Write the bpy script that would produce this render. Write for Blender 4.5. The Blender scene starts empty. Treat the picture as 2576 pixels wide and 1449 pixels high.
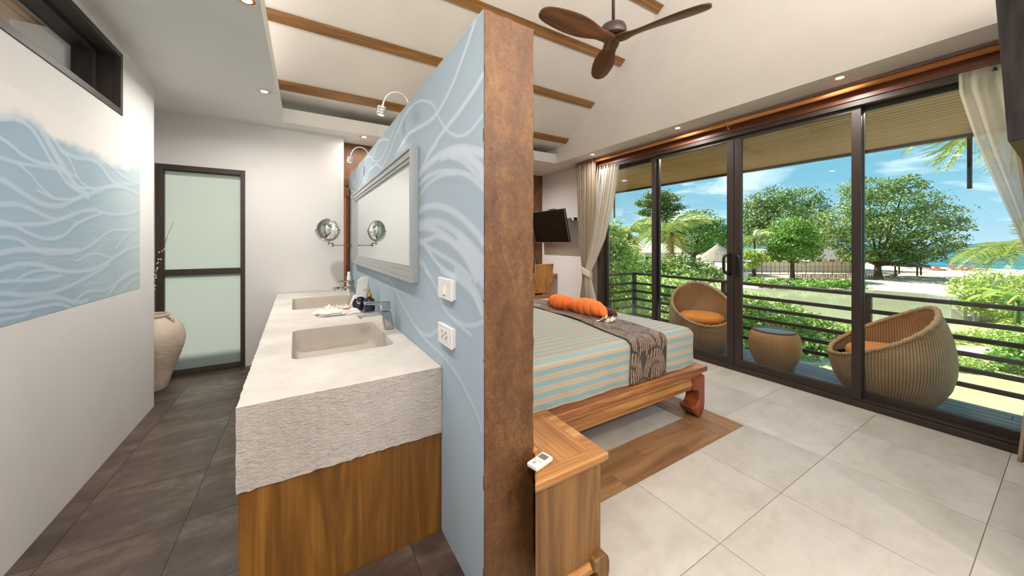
import bpy, bmesh, math, random
import numpy as np
from mathutils import Vector, Matrix

C = bpy.context.scene.collection
SC = bpy.context.scene
rnd = random.Random(7)
NR = np.random.RandomState(11)
PI = math.pi

# ------------------------------------------------------------------ camera
FPX, CX, CY, EYE = 864.0, 1288.0, 612.0, 1.34
YAW = math.atan((1288 - 768) / FPX)
CA, SA = math.cos(YAW), math.sin(YAW)
cam_d = bpy.data.cameras.new('camera')
cam_d.sensor_width = 36.0
cam_d.lens = 36.0 * FPX / 2576.0
cam_d.shift_y = -(724.5 - CY) / 2576.0
cam_d.clip_start = 0.02
cam_d.clip_end = 6000
cam = bpy.data.objects.new('camera', cam_d)
C.objects.link(cam)
cam.location = (0, 0, EYE)
cam.rotation_euler = (PI / 2, 0, -YAW)
SC.camera = cam

# ------------------------------------------------------------------ exposure, world, sun
SC.view_settings.view_transform = 'Standard'
SC.view_settings.look = 'None'
SC.view_settings.gamma = 1.0
SC.view_settings.use_curve_mapping = False
SC.view_settings.exposure = 0.75
SC.cycles.max_bounces = 10
SC.cycles.diffuse_bounces = 6
SC.cycles.glossy_bounces = 5
SC.cycles.transmission_bounces = 6
SC.cycles.transparent_max_bounces = 24
SC.cycles.caustics_reflective = False
SC.cycles.caustics_refractive = False
SC.cycles.sample_clamp_indirect = 6.0

SKY_STRENGTH = 1.0
SUN_STRENGTH = 8.5
DOWNLIGHT_W = 35.0      # watts of each recessed lamp
FILL_STRIP_W = 12.0           # watts per metre of the fill strips added in the cove
GOOSE_W = 1.2

world = bpy.data.worlds.new('world')
SC.world = world
world.use_nodes = True
wn, wl = world.node_tree.nodes, world.node_tree.links
wn.clear()
def wnode(t, **k):
    n = wn.new(t)
    for a, b in k.items():
        setattr(n, a, b)
    return n
tc = wnode('ShaderNodeTexCoord')
sep = wnode('ShaderNodeSeparateXYZ')
wl.new(tc.outputs['Generated'], sep.inputs[0])
ramp = wnode('ShaderNodeValToRGB')
e = ramp.color_ramp.elements
e[0].position = 0.0; e[0].color = (0.36, 0.54, 0.63, 1)
e[1].position = 1.0; e[1].color = (0.05, 0.20, 0.42, 1)
for p, c in ((0.06, (0.25, 0.47, 0.60, 1)), (0.22, (0.105, 0.34, 0.47, 1)), (0.45, (0.07, 0.27, 0.40, 1))):
    q = e.new(p); q.color = c
wl.new(sep.outputs['Z'], ramp.inputs[0])
mp = wnode('ShaderNodeMapping')
mp.inputs['Scale'].default_value = (1.3, 2.2, 9.0)
mp.inputs['Rotation'].default_value = (0.10, -0.06, 0.3)
wl.new(tc.outputs['Generated'], mp.inputs[0])
cn = wnode('ShaderNodeTexNoise')
cn.inputs['Scale'].default_value = 2.3
cn.inputs['Detail'].default_value = 7
cn.inputs['Roughness'].default_value = 0.58
cn.inputs['Distortion'].default_value = 0.4
wl.new(mp.outputs[0], cn.inputs['Vector'])
cr = wnode('ShaderNodeValToRGB')
cr.color_ramp.elements[0].position = 0.50; cr.color_ramp.elements[0].color = (0, 0, 0, 1)
cr.color_ramp.elements[1].position = 0.74; cr.color_ramp.elements[1].color = (1, 1, 1, 1)
wl.new(cn.outputs[0], cr.inputs[0])
mx = wnode('ShaderNodeMixRGB')
mx.inputs[2].default_value = (0.80, 0.90, 0.95, 1)
wl.new(cr.outputs[0], mx.inputs[0])
wl.new(ramp.outputs[0], mx.inputs[1])
bg = wnode('ShaderNodeBackground')
bg.inputs[1].default_value = SKY_STRENGTH
wl.new(mx.outputs[0], bg.inputs[0])
wo = wnode('ShaderNodeOutputWorld')
wl.new(bg.outputs[0], wo.inputs[0])

sun_d = bpy.data.lights.new('sun', 'SUN')
sun_d.energy = SUN_STRENGTH
sun_d.angle = math.radians(0.6)
sun_d.color = (1.0, 0.95, 0.86)
sun = bpy.data.objects.new('sun', sun_d)
C.objects.link(sun)
sun.rotation_euler = Vector((0.04, 1.0, 1.08)).to_track_quat('Z', 'Y').to_euler()

# ------------------------------------------------------------------ helpers: objects
def tag(o, label=None, cat=None, group=None, kind=None):
    if label: o['label'] = label
    if cat: o['category'] = cat
    if group: o['group'] = group
    if kind: o['kind'] = kind
    return o

def thing(name, label, cat, loc=(0, 0, 0), rotz=0.0, group=None, kind=None, parent=None):
    o = bpy.data.objects.new(name, None)
    C.objects.link(o)
    o.empty_display_size = 0.1
    o.location = loc
    o.rotation_euler = (0, 0, rotz)
    if parent: o.parent = parent
    return tag(o, label, cat, group, kind)

class MB:
    """collects geometry for ONE mesh object"""
    def __init__(s):
        s.v = []; s.f = []; s.uv = {}; s.sm = []
    def add(s, vs, fs, smooth=False, uvs=None):
        b = len(s.v)
        s.v += [tuple(v) for v in vs]
        for i, f in enumerate(fs):
            s.f.append(tuple(b + j for j in f)); s.sm.append(smooth)
            if uvs is not None:
                s.uv[len(s.f) - 1] = [uvs[j] for j in f]
        return s
    def box(s, x0, x1, y0, y1, z0, z1, M=None):
        vs = [Vector((x, y, z)) for x in (x0, x1) for y in (y0, y1) for z in (z0, z1)]
        if M is not None: vs = [M @ v for v in vs]
        fs = [(0, 1, 3, 2), (4, 6, 7, 5), (0, 4, 5, 1), (2, 3, 7, 6), (0, 2, 6, 4), (1, 5, 7, 3)]
        return s.add(vs, fs)
    def prism(s, pts, a0, a1, axis='y', M=None):
        """pts: 2-D outline, extruded along axis between a0 and a1"""
        n = len(pts)
        def mk(p, a):
            if axis == 'y': v = Vector((p[0], a, p[1]))
            elif axis == 'x': v = Vector((a, p[0], p[1]))
            else: v = Vector((p[0], p[1], a))
            return M @ v if M is not None else v
        vs = [mk(p, a0) for p in pts] + [mk(p, a1) for p in pts]
        fs = [tuple(range(n))[::-1], tuple(range(n, 2 * n))]
        fs += [(i, (i + 1) % n, n + (i + 1) % n, n + i) for i in range(n)]
        return s.add(vs, fs)
    def tube(s, pts, r, seg=10, caps=True, closed=False):
        pts = [Vector(p) for p in pts]; n = len(pts)
        rs = r if isinstance(r, (list, tuple)) else [r] * n
        vs = []; up = None
        for i in range(n):
            if closed: d = pts[(i + 1) % n] - pts[i - 1]
            else: d = pts[min(i + 1, n - 1)] - pts[max(i - 1, 0)]
            d.normalize()
            if up is None:
                up = Vector((0, 0, 1)) if abs(d.z) < 0.9 else Vector((1, 0, 0))
            u = up - d * up.dot(d)
            if u.length < 1e-6: u = d.orthogonal()
            u.normalize(); up = u
            w = d.cross(u)
            for k in range(seg):
                a = 2 * PI * k / seg
                vs.append(pts[i] + (u * math.cos(a) + w * math.sin(a)) * rs[i])
        fs = []
        m = n if closed else n - 1
        for i in range(m):
            for k in range(seg):
                a = i * seg + k; b = i * seg + (k + 1) % seg
                c = ((i + 1) % n) * seg + (k + 1) % seg; d = ((i + 1) % n) * seg + k
                fs.append((a, b, c, d))
        s.add(vs, fs, True)
        if caps and not closed:
            b = len(s.v) - len(vs)
            s.f.append(tuple(b + k for k in range(seg))[::-1]); s.sm.append(False)
            s.f.append(tuple(b + (n - 1) * seg + k for k in range(seg))); s.sm.append(False)
        return s
    def lathe(s, prof, seg=24, c=(0, 0, 0), M=None, smooth=True):
        """prof: (r, z) list"""
        vs = []
        for r, z in prof:
            for k in range(seg):
                a = 2 * PI * k / seg
                v = Vector((c[0] + r * math.cos(a), c[1] + r * math.sin(a), c[2] + z))
                vs.append(M @ v if M is not None else v)
        fs = []
        for i in range(len(prof) - 1):
            for k in range(seg):
                fs.append((i * seg + k, i * seg + (k + 1) % seg, (i + 1) * seg + (k + 1) % seg, (i + 1) * seg + k))
        s.add(vs, fs, smooth)
        b = len(s.v) - len(vs)
        if prof[0][0] > 1e-5:
            s.f.append(tuple(b + k for k in range(seg))[::-1]); s.sm.append(False)
        if prof[-1][0] > 1e-5:
            s.f.append(tuple(b + (len(prof) - 1) * seg + k for k in range(seg))); s.sm.append(False)
        return s
    def grid(s, fn, nu, nv, smooth=True, uvfn=None, closeu=False):
        vs = [fn(i / nu, j / nv) for j in range(nv + 1) for i in range(nu + 1)]
        uvs = [(uvfn(i / nu, j / nv) if uvfn else (i / nu, j / nv)) for j in range(nv + 1) for i in range(nu + 1)]
        fs = []
        for j in range(nv):
            for i in range(nu):
                a = j * (nu + 1) + i
                fs.append((a, a + 1, a + nu + 2, a + nu + 1))
        return s.add(vs, fs, smooth, uvs)
    def mesh(s, name):
        me = bpy.data.meshes.new(name)
        me.from_pydata([tuple(v) for v in s.v], [], s.f)
        me.polygons.foreach_set('use_smooth', s.sm)
        if s.uv:
            ul = me.uv_layers.new(name='UVMap')
            for p in me.polygons:
                if p.index in s.uv:
                    for li, uvc in zip(p.loop_indices, s.uv[p.index]):
                        ul.data[li].uv = uvc
        return me

def obj(name, mb, mat, parent=None, world=False, bev=0.0, seg=2, solid=0.0, fixn=True, loc=None, sub=0):
    """ONE mesh object; world=True: its points are world points, its parent is an unrotated empty chain"""
    if world and parent is not None:
        off = Vector((0, 0, 0)); p = parent
        while p is not None:
            off += Vector(p.location); p = p.parent
        mb.v = [(v[0] - off.x, v[1] - off.y, v[2] - off.z) for v in mb.v]
    me = mb.mesh(name) if isinstance(mb, MB) else mb
    if fixn and isinstance(mb, MB):
        bm = bmesh.new(); bm.from_mesh(me)
        bmesh.ops.recalc_face_normals(bm, faces=bm.faces)
        bm.to_mesh(me); bm.free()
    if mat is not None: me.materials.append(mat)
    o = bpy.data.objects.new(name, me)
    C.objects.link(o)
    if parent: o.parent = parent
    if loc: o.location = loc
    if solid:
        m = o.modifiers.new('solid', 'SOLIDIFY'); m.thickness = solid; m.offset = 0
    if bev:
        m = o.modifiers.new('bevel', 'BEVEL'); m.width = bev; m.segments = seg; m.limit_method = 'ANGLE'
        m.angle_limit = math.radians(40)
    if sub:
        m = o.modifiers.new('sub', 'SUBSURF'); m.levels = sub; m.render_levels = sub
    return o

def inst(name, me, parent, loc, rot=(0, 0, 0), scale=(1, 1, 1)):
    o = bpy.data.objects.new(name, me); C.objects.link(o)
    o.parent = parent; o.location = loc; o.rotation_euler = rot; o.scale = scale
    return o

def copy_tree(o, parent=None):
    c = o.copy(); C.objects.link(c)
    if parent: c.parent = parent
    for ch in list(o.children): copy_tree(ch, c)
    return c

def struct(o, label=None, cat=None):
    return tag(o, label, cat, None, 'structure')

# ------------------------------------------------------------------ helpers: materials
def lin(c):
    """sRGB 0-255 triple to linear"""
    out = []
    for x in c[:3]:
        x = x / 255.0
        out.append(x / 12.92 if x <= 0.04045 else ((x + 0.055) / 1.055) ** 2.4)
    return (out[0], out[1], out[2], 1.0)

class NM:
    def __init__(s, name, rough=0.6, metal=0.0, col=(200, 200, 200)):
        s.m = bpy.data.materials.new(name); s.m.use_nodes = True
        s.n = s.m.node_tree.nodes; s.l = s.m.node_tree.links
        s.p = s.n['Principled BSDF']
        s.p.inputs['Roughness'].default_value = rough
        s.p.inputs['Metallic'].default_value = metal
        s.p.inputs['Base Color'].default_value = lin(col)
    def node(s, t, ins=None, **k):
        n = s.n.new(t)
        for a, b in k.items(): setattr(n, a, b)
        for a, b in (ins or {}).items():
            if hasattr(b, 'is_output') or isinstance(b, bpy.types.NodeSocket): s.l.new(b, n.inputs[a])
            else: n.inputs[a].default_value = b
        return n
    def coord(s, kind='Object', scale=(1, 1, 1), rot=(0, 0, 0), loc=(0, 0, 0), jitter=0.0):
        t = s.node('ShaderNodeTexCoord')
        v = t.outputs[kind]
        if jitter:
            oi = s.node('ShaderNodeObjectInfo')
            sc = s.node('ShaderNodeMath', {0: oi.outputs['Random'], 1: jitter}, operation='MULTIPLY')
            cb = s.node('ShaderNodeCombineXYZ', {0: sc.outputs[0], 1: sc.outputs[0], 2: sc.outputs[0]})
            v = s.node('ShaderNodeVectorMath', {0: v, 1: cb.outputs[0]}, operation='ADD').outputs[0]
        return s.node('ShaderNodeMapping', {0: v, 'Scale': scale, 'Rotation': rot, 'Location': loc}).outputs[0]
    def noise(s, vec, scale, detail=4, rough=0.55, dist=0.0):
        return s.node('ShaderNodeTexNoise', {'Vector': vec, 'Scale': scale, 'Detail': detail, 'Roughness': rough, 'Distortion': dist}).outputs[0]
    def ramp(s, fac, stops):
        r = s.node('ShaderNodeValToRGB', {0: fac}); e = r.color_ramp.elements
        e[0].position, e[0].color = stops[0][0], lin(stops[0][1])
        e[1].position, e[1].color = stops[-1][0], lin(stops[-1][1])
        for p, c in stops[1:-1]:
            q = e.new(p); q.color = lin(c)
        return r.outputs[0]
    def vramp(s, fac, a, b, lo=0.0, hi=1.0):
        return s.node('ShaderNodeMapRange', {0: fac, 1: a, 2: b, 3: lo, 4: hi}).outputs[0]
    def mix(s, fac, a, b, mode='MIX'):
        return s.node('ShaderNodeMixRGB', {0: fac, 1: a, 2: b}, blend_type=mode).outputs[0]
    def math(s, op, a, b=0.0):
        return s.node('ShaderNodeMath', {0: a, 1: b}, operation=op).outputs[0]
    def color(s, sock): s.l.new(sock, s.p.inputs['Base Color']); return s
    def rough(s, sock): s.l.new(sock, s.p.inputs['Roughness']); return s
    def bump(s, h, strength=0.3, dist=0.01):
        b = s.node('ShaderNodeBump', {'Height': h, 'Strength': strength, 'Distance': dist})
        s.l.new(b.outputs[0], s.p.inputs['Normal']); return s

def plain(name, col, rough=0.6, metal=0.0, **k):
    m = NM(name, rough, metal, col)
    for a, b in k.items(): m.p.inputs[a].default_value = b
    return m.m

def plaster(name, col, amt=0.06, bump=0.12):
    m = NM(name, 0.85, 0, col)
    v = m.coord()
    n1 = m.noise(v, 1.7, 5)
    c2 = tuple(max(0, int(x * (1 - amt))) for x in col)
    m.color(m.ramp(n1, [(0.3, c2), (0.7, col)]))
    m.bump(m.noise(v, 38, 4), bump, 0.004)
    return m.m

def wood(name, dark, mid, light, grain='x', scale=1.0, rough=0.42, jitter=7.0, contrast=1.0, coord='Object', bump=0.08):
    m = NM(name, rough)
    s = {'x': (0.55, 9, 9), 'y': (9, 0.55, 9), 'z': (9, 9, 0.55)}[grain]
    s = tuple(a * scale for a in s)
    v = m.coord(coord, s, jitter=jitter)
    n = m.noise(v, 1.3, 5, 0.6, 1.2)
    s2 = {'x': (1.2, 60, 60), 'y': (60, 1.2, 60), 'z': (60, 60, 1.2)}[grain]
    v2 = m.coord(coord, s2, jitter=jitter)
    f = m.noise(v2, 1.0, 3, 0.6)
    mixed = m.math('ADD', m.math('MULTIPLY', n, 0.78), m.math('MULTIPLY', f, 0.22))
    a = 0.5 - 0.17 / contrast; b = 0.5 + 0.17 / contrast
    m.color(m.ramp(mixed, [(a, dark), (0.5, mid), (b, light)]))
    m.bump(f, bump, 0.003)
    return m.m
BLUE_STROKES=[(0.028,[(0.05,2.199),(0.1,2.156),(0.15,2.119),(0.2,2.085),(0.28,2.036),(0.39,1.992),(0.51,1.966),(0.64,1.969),(0.82,1.99),(0.98,2.0),(1.24,1.958)]),
(0.03,[(0.0,1.955),(0.06,1.93),(0.14,1.909),(0.24,1.885),(0.38,1.861),(0.51,1.83),(0.63,1.793)]),
(0.018,[(0.0,1.807),(0.05,1.792),(0.12,1.778),(0.2,1.784),(0.27,1.808),(0.35,1.85),(0.45,1.934),(0.49,1.985),(0.56,2.044),(0.68,2.1),(0.8,2.135),(0.94,2.147),(1.09,2.124),(1.24,2.077)]),
(0.02,[(0.48,1.821),(0.58,1.797),(0.78,1.732)]),
(0.045,[(0.8,1.709),(0.65,1.744),(0.48,1.757),(0.33,1.753),(0.2,1.733),(0.1,1.704),(0.0,1.669)]),
(0.05,[(0.42,1.744),(0.3,1.736),(0.18,1.709),(0.1,1.668),(0.03,1.627),(-0.0,1.596)]),
(0.03,[(0.3,1.72),(0.2,1.686),(0.11,1.638),(0.05,1.598),(-0.0,1.569)]),
(0.03,[(0.81,1.653),(0.67,1.683),(0.51,1.685),(0.36,1.668),(0.23,1.641),(0.13,1.612),(0.06,1.578),(-0.0,1.542)]),
(0.022,[(0.81,1.579),(0.67,1.633),(0.52,1.655),(0.38,1.655),(0.25,1.637)]),
(0.04,[(0.81,1.505),(0.67,1.53),(0.5,1.524),(0.35,1.497),(0.22,1.459),(0.11,1.411),(0.03,1.369),(-0.0,1.345)]),
(0.045,[(0.81,1.442),(0.68,1.451),(0.52,1.448),(0.38,1.427),(0.25,1.389),(0.15,1.353),(0.06,1.313),(-0.0,1.28)]),
(0.05,[(0.81,1.429),(0.58,1.42),(0.42,1.385),(0.28,1.345),(0.18,1.303),(0.11,1.257),(0.06,1.207)]),
(0.03,[(0.81,1.352),(0.65,1.356),(0.48,1.373),(0.33,1.354),(0.22,1.318)]),
(0.03,[(0.81,1.379),(0.68,1.337),(0.48,1.296),(0.3,1.263),(0.18,1.234),(0.1,1.204)]),
(0.028,[(0.81,1.347),(0.68,1.334),(0.58,1.29),(0.47,1.243),(0.35,1.211),(0.24,1.191)]),
(0.03,[(0.81,1.236),(0.72,1.231),(0.62,1.192),(0.56,1.163)]),
(0.016,[(0.8,1.284),(0.72,1.251),(0.65,1.219)]),
(0.09,[(0.2,1.353),(0.11,1.301),(0.04,1.247),(0.0,1.215)]),
(0.02,[(1.75,1.065),(1.5,1.073),(1.33,1.033),(1.15,0.964),(0.96,0.9),(0.78,0.85),(0.58,0.828),(0.42,0.82),(0.3,0.8),(0.2,0.773),(0.13,0.74),(0.05,0.701),(0.01,0.653)]),
(0.022,[(0.84,0.869),(0.71,0.854),(0.58,0.874),(0.48,0.92),(0.45,0.937)]),
(0.022,[(0.66,1.198),(0.56,1.163),(0.48,1.115),(0.42,1.062),(0.33,1.023),(0.24,1.01),(0.14,1.012),(0.05,1.033),(0.0,1.056)]),
(0.018,[(0.3,1.018),(0.2,0.998),(0.1,0.982)]),
(0.035,[(0.42,1.213),(0.25,1.195),(0.15,1.171),(0.07,1.139),(0.04,1.114),(0.01,1.084)]),
(0.05,[(0.25,1.224),(0.14,1.191),(0.05,1.15),(0.02,1.113)]),
(0.016,[(0.96,2.155),(1.1,2.141),(1.21,2.103),(1.33,2.062),(1.46,2.002),(1.59,1.968),(1.75,1.943)]),
(0.018,[(0.83,1.986),(0.97,2.001),(1.1,1.982),(1.25,1.955),(1.33,1.919)]),
(0.016,[(1.17,2.181),(1.33,2.136),(1.46,2.095),(1.59,2.05),(1.75,2.017),(1.92,2.025),(2.08,2.066),(2.21,2.126),(2.43,2.167),(2.6,2.101),(2.83,2.023),(3.02,1.967),(3.24,1.998),(3.49,2.136),(3.62,2.211)]),
(0.02,[(1.5,2.096),(1.65,2.143),(1.86,2.175),(1.98,2.144),(2.14,2.093),(2.28,2.029),(2.51,1.931)]),
(0.016,[(2.78,2.21),(2.92,2.146),(3.13,2.047),(3.27,2.052),(3.42,2.135)]),
(0.02,[(2.28,2.023),(2.11,2.016),(1.95,2.01),(1.78,1.948),(1.65,1.913)]),
(0.02,[(3.83,2.163),(3.62,2.023),(3.24,1.931)]),
(0.02,[(3.83,2.069),(3.49,1.918)]),
(0.02,[(3.75,1.921),(3.42,1.902),(3.3,1.795)]),
(0.02,[(2.47,2.023),(2.64,1.986),(2.83,1.939),(3.08,1.918)])]
LEFT_STROKES=[(0.035,[(2.22,1.87),(2.31,1.9),(2.4,1.895),(2.48,1.863),(2.55,1.804),(2.63,1.741),(2.71,1.682),(2.79,1.637),(2.89,1.609)]),
(0.02,[(2.22,1.837),(2.31,1.863),(2.4,1.855),(2.47,1.81),(2.54,1.749),(2.61,1.702),(2.69,1.651),(2.81,1.62)]),
(0.02,[(2.38,1.923),(2.47,1.893),(2.57,1.851),(2.64,1.807),(2.77,1.799),(2.92,1.821),(3.05,1.804),(3.15,1.753),(3.27,1.726)]),
(0.014,[(2.58,1.864),(2.71,1.86),(2.89,1.894),(3.03,1.875),(3.19,1.831),(3.38,1.792),(3.65,1.795)]),
(0.014,[(3.05,1.858),(3.22,1.835),(3.41,1.86),(3.65,1.938)]),
(0.014,[(2.22,1.761),(2.28,1.747),(2.36,1.719),(2.47,1.71),(2.61,1.72),(2.69,1.697),(2.79,1.647),(2.97,1.661),(3.15,1.697),(3.41,1.722),(3.65,1.7)]),
(0.014,[(2.22,1.682),(2.33,1.681),(2.47,1.693),(2.63,1.705),(2.79,1.696)]),
(0.012,[(2.33,1.674),(2.4,1.647),(2.47,1.602),(2.55,1.57)]),
(0.022,[(2.22,1.596),(2.31,1.571),(2.4,1.543),(2.5,1.521),(2.64,1.53),(2.77,1.577),(2.97,1.64),(3.25,1.722),(3.65,1.795)]),
(0.012,[(2.45,1.582),(2.58,1.56),(2.74,1.573),(2.89,1.619)]),
(0.018,[(2.22,1.495),(2.33,1.505),(2.45,1.483),(2.57,1.458),(2.69,1.474),(2.81,1.512),(2.97,1.534),(3.15,1.526),(3.41,1.546),(3.65,1.598)]),
(0.016,[(2.22,1.415),(2.35,1.421),(2.5,1.432),(2.63,1.461),(2.74,1.497)]),
(0.014,[(2.22,1.43),(2.31,1.412),(2.4,1.383),(2.53,1.361),(2.66,1.381),(2.77,1.441),(2.92,1.489),(3.05,1.52)]),
(0.014,[(2.22,1.365),(2.32,1.359),(2.4,1.327),(2.51,1.293),(2.66,1.289),(2.83,1.305),(2.99,1.355),(3.19,1.426),(3.47,1.435),(3.65,1.482)]),
(0.02,[(2.22,1.3),(2.33,1.313),(2.47,1.31),(2.63,1.303),(2.79,1.305)]),
(0.018,[(2.22,1.235),(2.33,1.251),(2.45,1.245),(2.58,1.216),(2.74,1.192),(2.97,1.192),(3.19,1.241),(3.41,1.295),(3.65,1.325)]),
(0.012,[(2.32,1.191),(2.42,1.214),(2.54,1.214),(2.63,1.2)]),
(0.014,[(2.22,1.188),(2.35,1.18),(2.5,1.171),(2.63,1.182)]),
(0.018,[(2.22,1.141),(2.35,1.118),(2.53,1.104),(2.71,1.119),(2.89,1.151),(3.15,1.209)]),
(0.016,[(2.74,1.03),(2.89,1.07),(3.1,1.055),(3.25,1.086),(3.41,1.132),(3.65,1.142)]),
(0.02,[(2.22,1.098),(2.38,1.086),(2.58,1.079),(2.77,1.025),(2.89,1.019)]),
(0.014,[(2.22,1.069),(2.35,1.052),(2.5,1.048),(2.63,1.037),(2.72,1.004)]),
(0.02,[(3.15,1.027),(3.3,1.093),(3.47,1.121),(3.65,1.148)]),
(0.016,[(3.35,1.026),(3.5,1.074),(3.65,1.087)]),
(0.012,[(2.22,1.033),(2.33,1.029),(2.4,1.032)]),
(0.012,[(2.63,1.804),(2.71,1.775),(2.81,1.679),(2.97,1.65)]),
(0.01,[(2.77,1.247),(2.97,1.281),(3.19,1.253),(3.41,1.308),(3.6,1.373)]),
(0.012,[(3.25,1.31),(3.41,1.396),(3.65,1.455)])]
LEFT_TOP=[(2.22,1.891),(2.31,1.916),(2.4,1.919),(2.5,1.901),(2.58,1.864),(2.74,1.878),(2.89,1.889),(3.05,1.88),(3.25,1.864),(3.41,1.878),(3.65,1.952)]
# ------------------------------------------------------------------ materials
M = {}
M['white'] = plaster('white_wall_paint', (226, 223, 220), 0.025, 0.10)
M['ceil'] = plaster('ceiling_paint', (228, 225, 221), 0.03, 0.05)
M['board'] = plaster('ceiling_board_paint', (214, 209, 202), 0.03, 0.05)
M['grout'] = plain('grout', (150, 138, 124), 0.9)
M['grout_dark'] = plain('dark_grout', (66, 50, 40), 0.9)
M['dark_alu'] = plain('bronze_aluminium', (52, 41, 35), 0.5, 0.0)
M['steel_dark'] = plain('painted_dark_steel', (68, 57, 51), 0.45, 0.2)
M['black'] = plain('black_plastic', (22, 20, 20), 0.35)
M['chrome'] = plain('chrome', (190, 190, 192), 0.07, 1.0)
M['nickel'] = plain('brushed_nickel', (168, 156, 146), 0.22, 1.0)
M['lampmetal'] = plain('satin_aluminium', (205, 203, 200), 0.34, 0.8)
M['mirror'] = plain('mirror_silvering', (238, 246, 246), 0.015, 1.0)
M['gold'] = plain('gold_pump', (196, 150, 62), 0.25, 1.0)
M['whiteplastic'] = plain('white_plastic', (236, 234, 230), 0.35)
M['slot'] = plain('dark_slot', (50, 48, 46), 0.7)
M['teak'] = wood('teak', (104, 62, 26), (162, 108, 56), (200, 150, 92), 'x', 1.0)
M['teak_y'] = wood('teak_lengthwise', (104, 62, 26), (164, 110, 58), (198, 150, 92), 'y', 1.0)
M['teak_z'] = wood('teak_upright', (66, 40, 16), (112, 76, 36), (146, 104, 56), 'z', 1.0)
M['teak_dark'] = wood('dark_teak', (96, 50, 22), (146, 88, 44), (206, 156, 100), 'x', 1.0)
M['teak_chair'] = wood('pale_teak', (124, 78, 34), (172, 122, 66), (202, 156, 98), 'z', 0.7)
M['redwood'] = wood('red_brown_hardwood', (84, 36, 18), (128, 62, 34), (158, 84, 48), 'z', 0.8)
M['beam'] = wood('ceiling_beam_wood', (84, 56, 24), (120, 84, 42), (150, 110, 62), 'x', 1.2)
M['header'] = wood('dark_header_wood', (80, 42, 22), (118, 68, 38), (148, 92, 54), 'y', 0.8)
M['rod'] = wood('curtain_rod_wood', (176, 110, 56), (206, 138, 76), (224, 160, 96), 'y', 0.7, 0.3)
M['fanwood'] = wood('fan_blade_wood', (58, 32, 18), (100, 60, 36), (136, 90, 52), 'x', 1.3, 0.38)
M['fanmetal'] = plain('fan_bronze', (84, 72, 68), 0.4, 0.6)
M['inlay'] = wood('floor_inlay_wood', (112, 80, 52), (144, 107, 72), (172, 134, 96), 'x', 0.8, 0.35)
M['soffit'] = wood('balcony_soffit_board', (104, 60, 40), (132, 80, 54), (152, 98, 68), 'y', 0.5, 0.5)
M['deckwood'] = wood('balcony_deck_board', (70, 73, 80), (94, 97, 104), (118, 119, 124), 'y', 0.7, 0.38)
M['vanitywood'] = wood('vanity_stained_wood', (58, 34, 8), (108, 69, 22), (148, 102, 42), 'z', 1.1, 0.45, 0, 0.8)
M['orangewood'] = wood('orange_door_wood', (150, 82, 36), (176, 102, 48), (192, 120, 62), 'z', 0.6)
M['napkin'] = plain('white_paper', (240, 238, 232), 0.9)
M['navy'] = plain('navy_glaze', (22, 28, 52), 0.12)
M['petal'] = plain('white_petal', (244, 240, 224), 0.6)
M['petal_c'] = plain('yellow_petal_centre', (238, 206, 96), 0.6)
M['redprint'] = plain('orange_red_print', (214, 92, 46), 0.8)
M['lampglow'] = None
def glow(name, col, s):
    m = NM(name, 0.5)
    m.p.inputs['Base Color'].default_value = (0, 0, 0, 1)
    m.p.inputs['Emission Color'].default_value = lin(col)
    m.p.inputs['Emission Strength'].default_value = s
    return m.m
M['lampglow'] = glow('lit_bulb', (255, 214, 150), 6.0)
M['copper'] = plain('copper_reflector', (190, 120, 70), 0.35, 0.9)

def tile_mat(name, a, b, c, st=(1, 1, 1), rough=0.36, bumpy=0.05):
    m = NM(name, rough)
    v = m.coord('Object', st, jitter=11.0)
    n = m.noise(v, 2.6, 7, 0.62, 0.6)
    v2 = m.coord('Object', (st[0] * 3, st[1] * 1.2, 1), jitter=5.0)
    n2 = m.noise(v2, 7, 6, 0.7)
    k = m.math('ADD', m.math('MULTIPLY', n, 0.65), m.math('MULTIPLY', n2, 0.35))
    col = m.ramp(k, [(0.36, a), (0.5, b), (0.66, c)])
    oi = m.node('ShaderNodeObjectInfo')
    hs = m.node('ShaderNodeHueSaturation', {'Value': m.vramp(oi.outputs['Random'], 0, 1, 0.95, 1.04), 'Color': col})
    m.color(hs.outputs[0])
    m.rough(m.vramp(k, 0.3, 0.7, rough + 0.12, rough - 0.05))
    m.bump(n2, bumpy, 0.003)
    return m.m
M['tile'] = tile_mat('pale_stone_tile', (180, 173, 163), (193, 187, 178), (203, 198, 190), (0.7, 1.6, 1), 0.34)
M['tile_dark'] = tile_mat('dark_slate_tile', (52, 39, 32), (76, 61, 52), (112, 98, 88), (0.6, 1.8, 1), 0.36, 0.12)

def rough_concrete(name, a, b, bump, scale):
    m = NM(name, 0.8)
    v = m.coord()
    n = m.noise(v, 3.0, 6, 0.6)
    m.color(m.ramp(n, [(0.32, a), (0.68, b)]))
    v2 = m.coord('Object', (1, 1, 1.9))
    h = m.math('ADD', m.noise(v2, scale, 6, 0.62, 0.8), m.math('MULTIPLY', m.noise(v2, scale * 3.2, 3), 0.35))
    m.bump(h, bump, 0.012)
    return m.m
M['concrete'] = rough_concrete('hand_trowelled_concrete', (176, 166, 158), (198, 189, 181), 0.85, 34)
M['concrete_top'] = rough_concrete('smooth_concrete_top', (198, 191, 183), (220, 214, 207), 0.22, 22)
M['basin'] = rough_concrete('basin_concrete', (182, 172, 160), (200, 192, 182), 0.3, 26)
M['pot'] = rough_concrete('weathered_clay', (196, 178, 160), (222, 208, 192), 0.5, 16)

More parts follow.
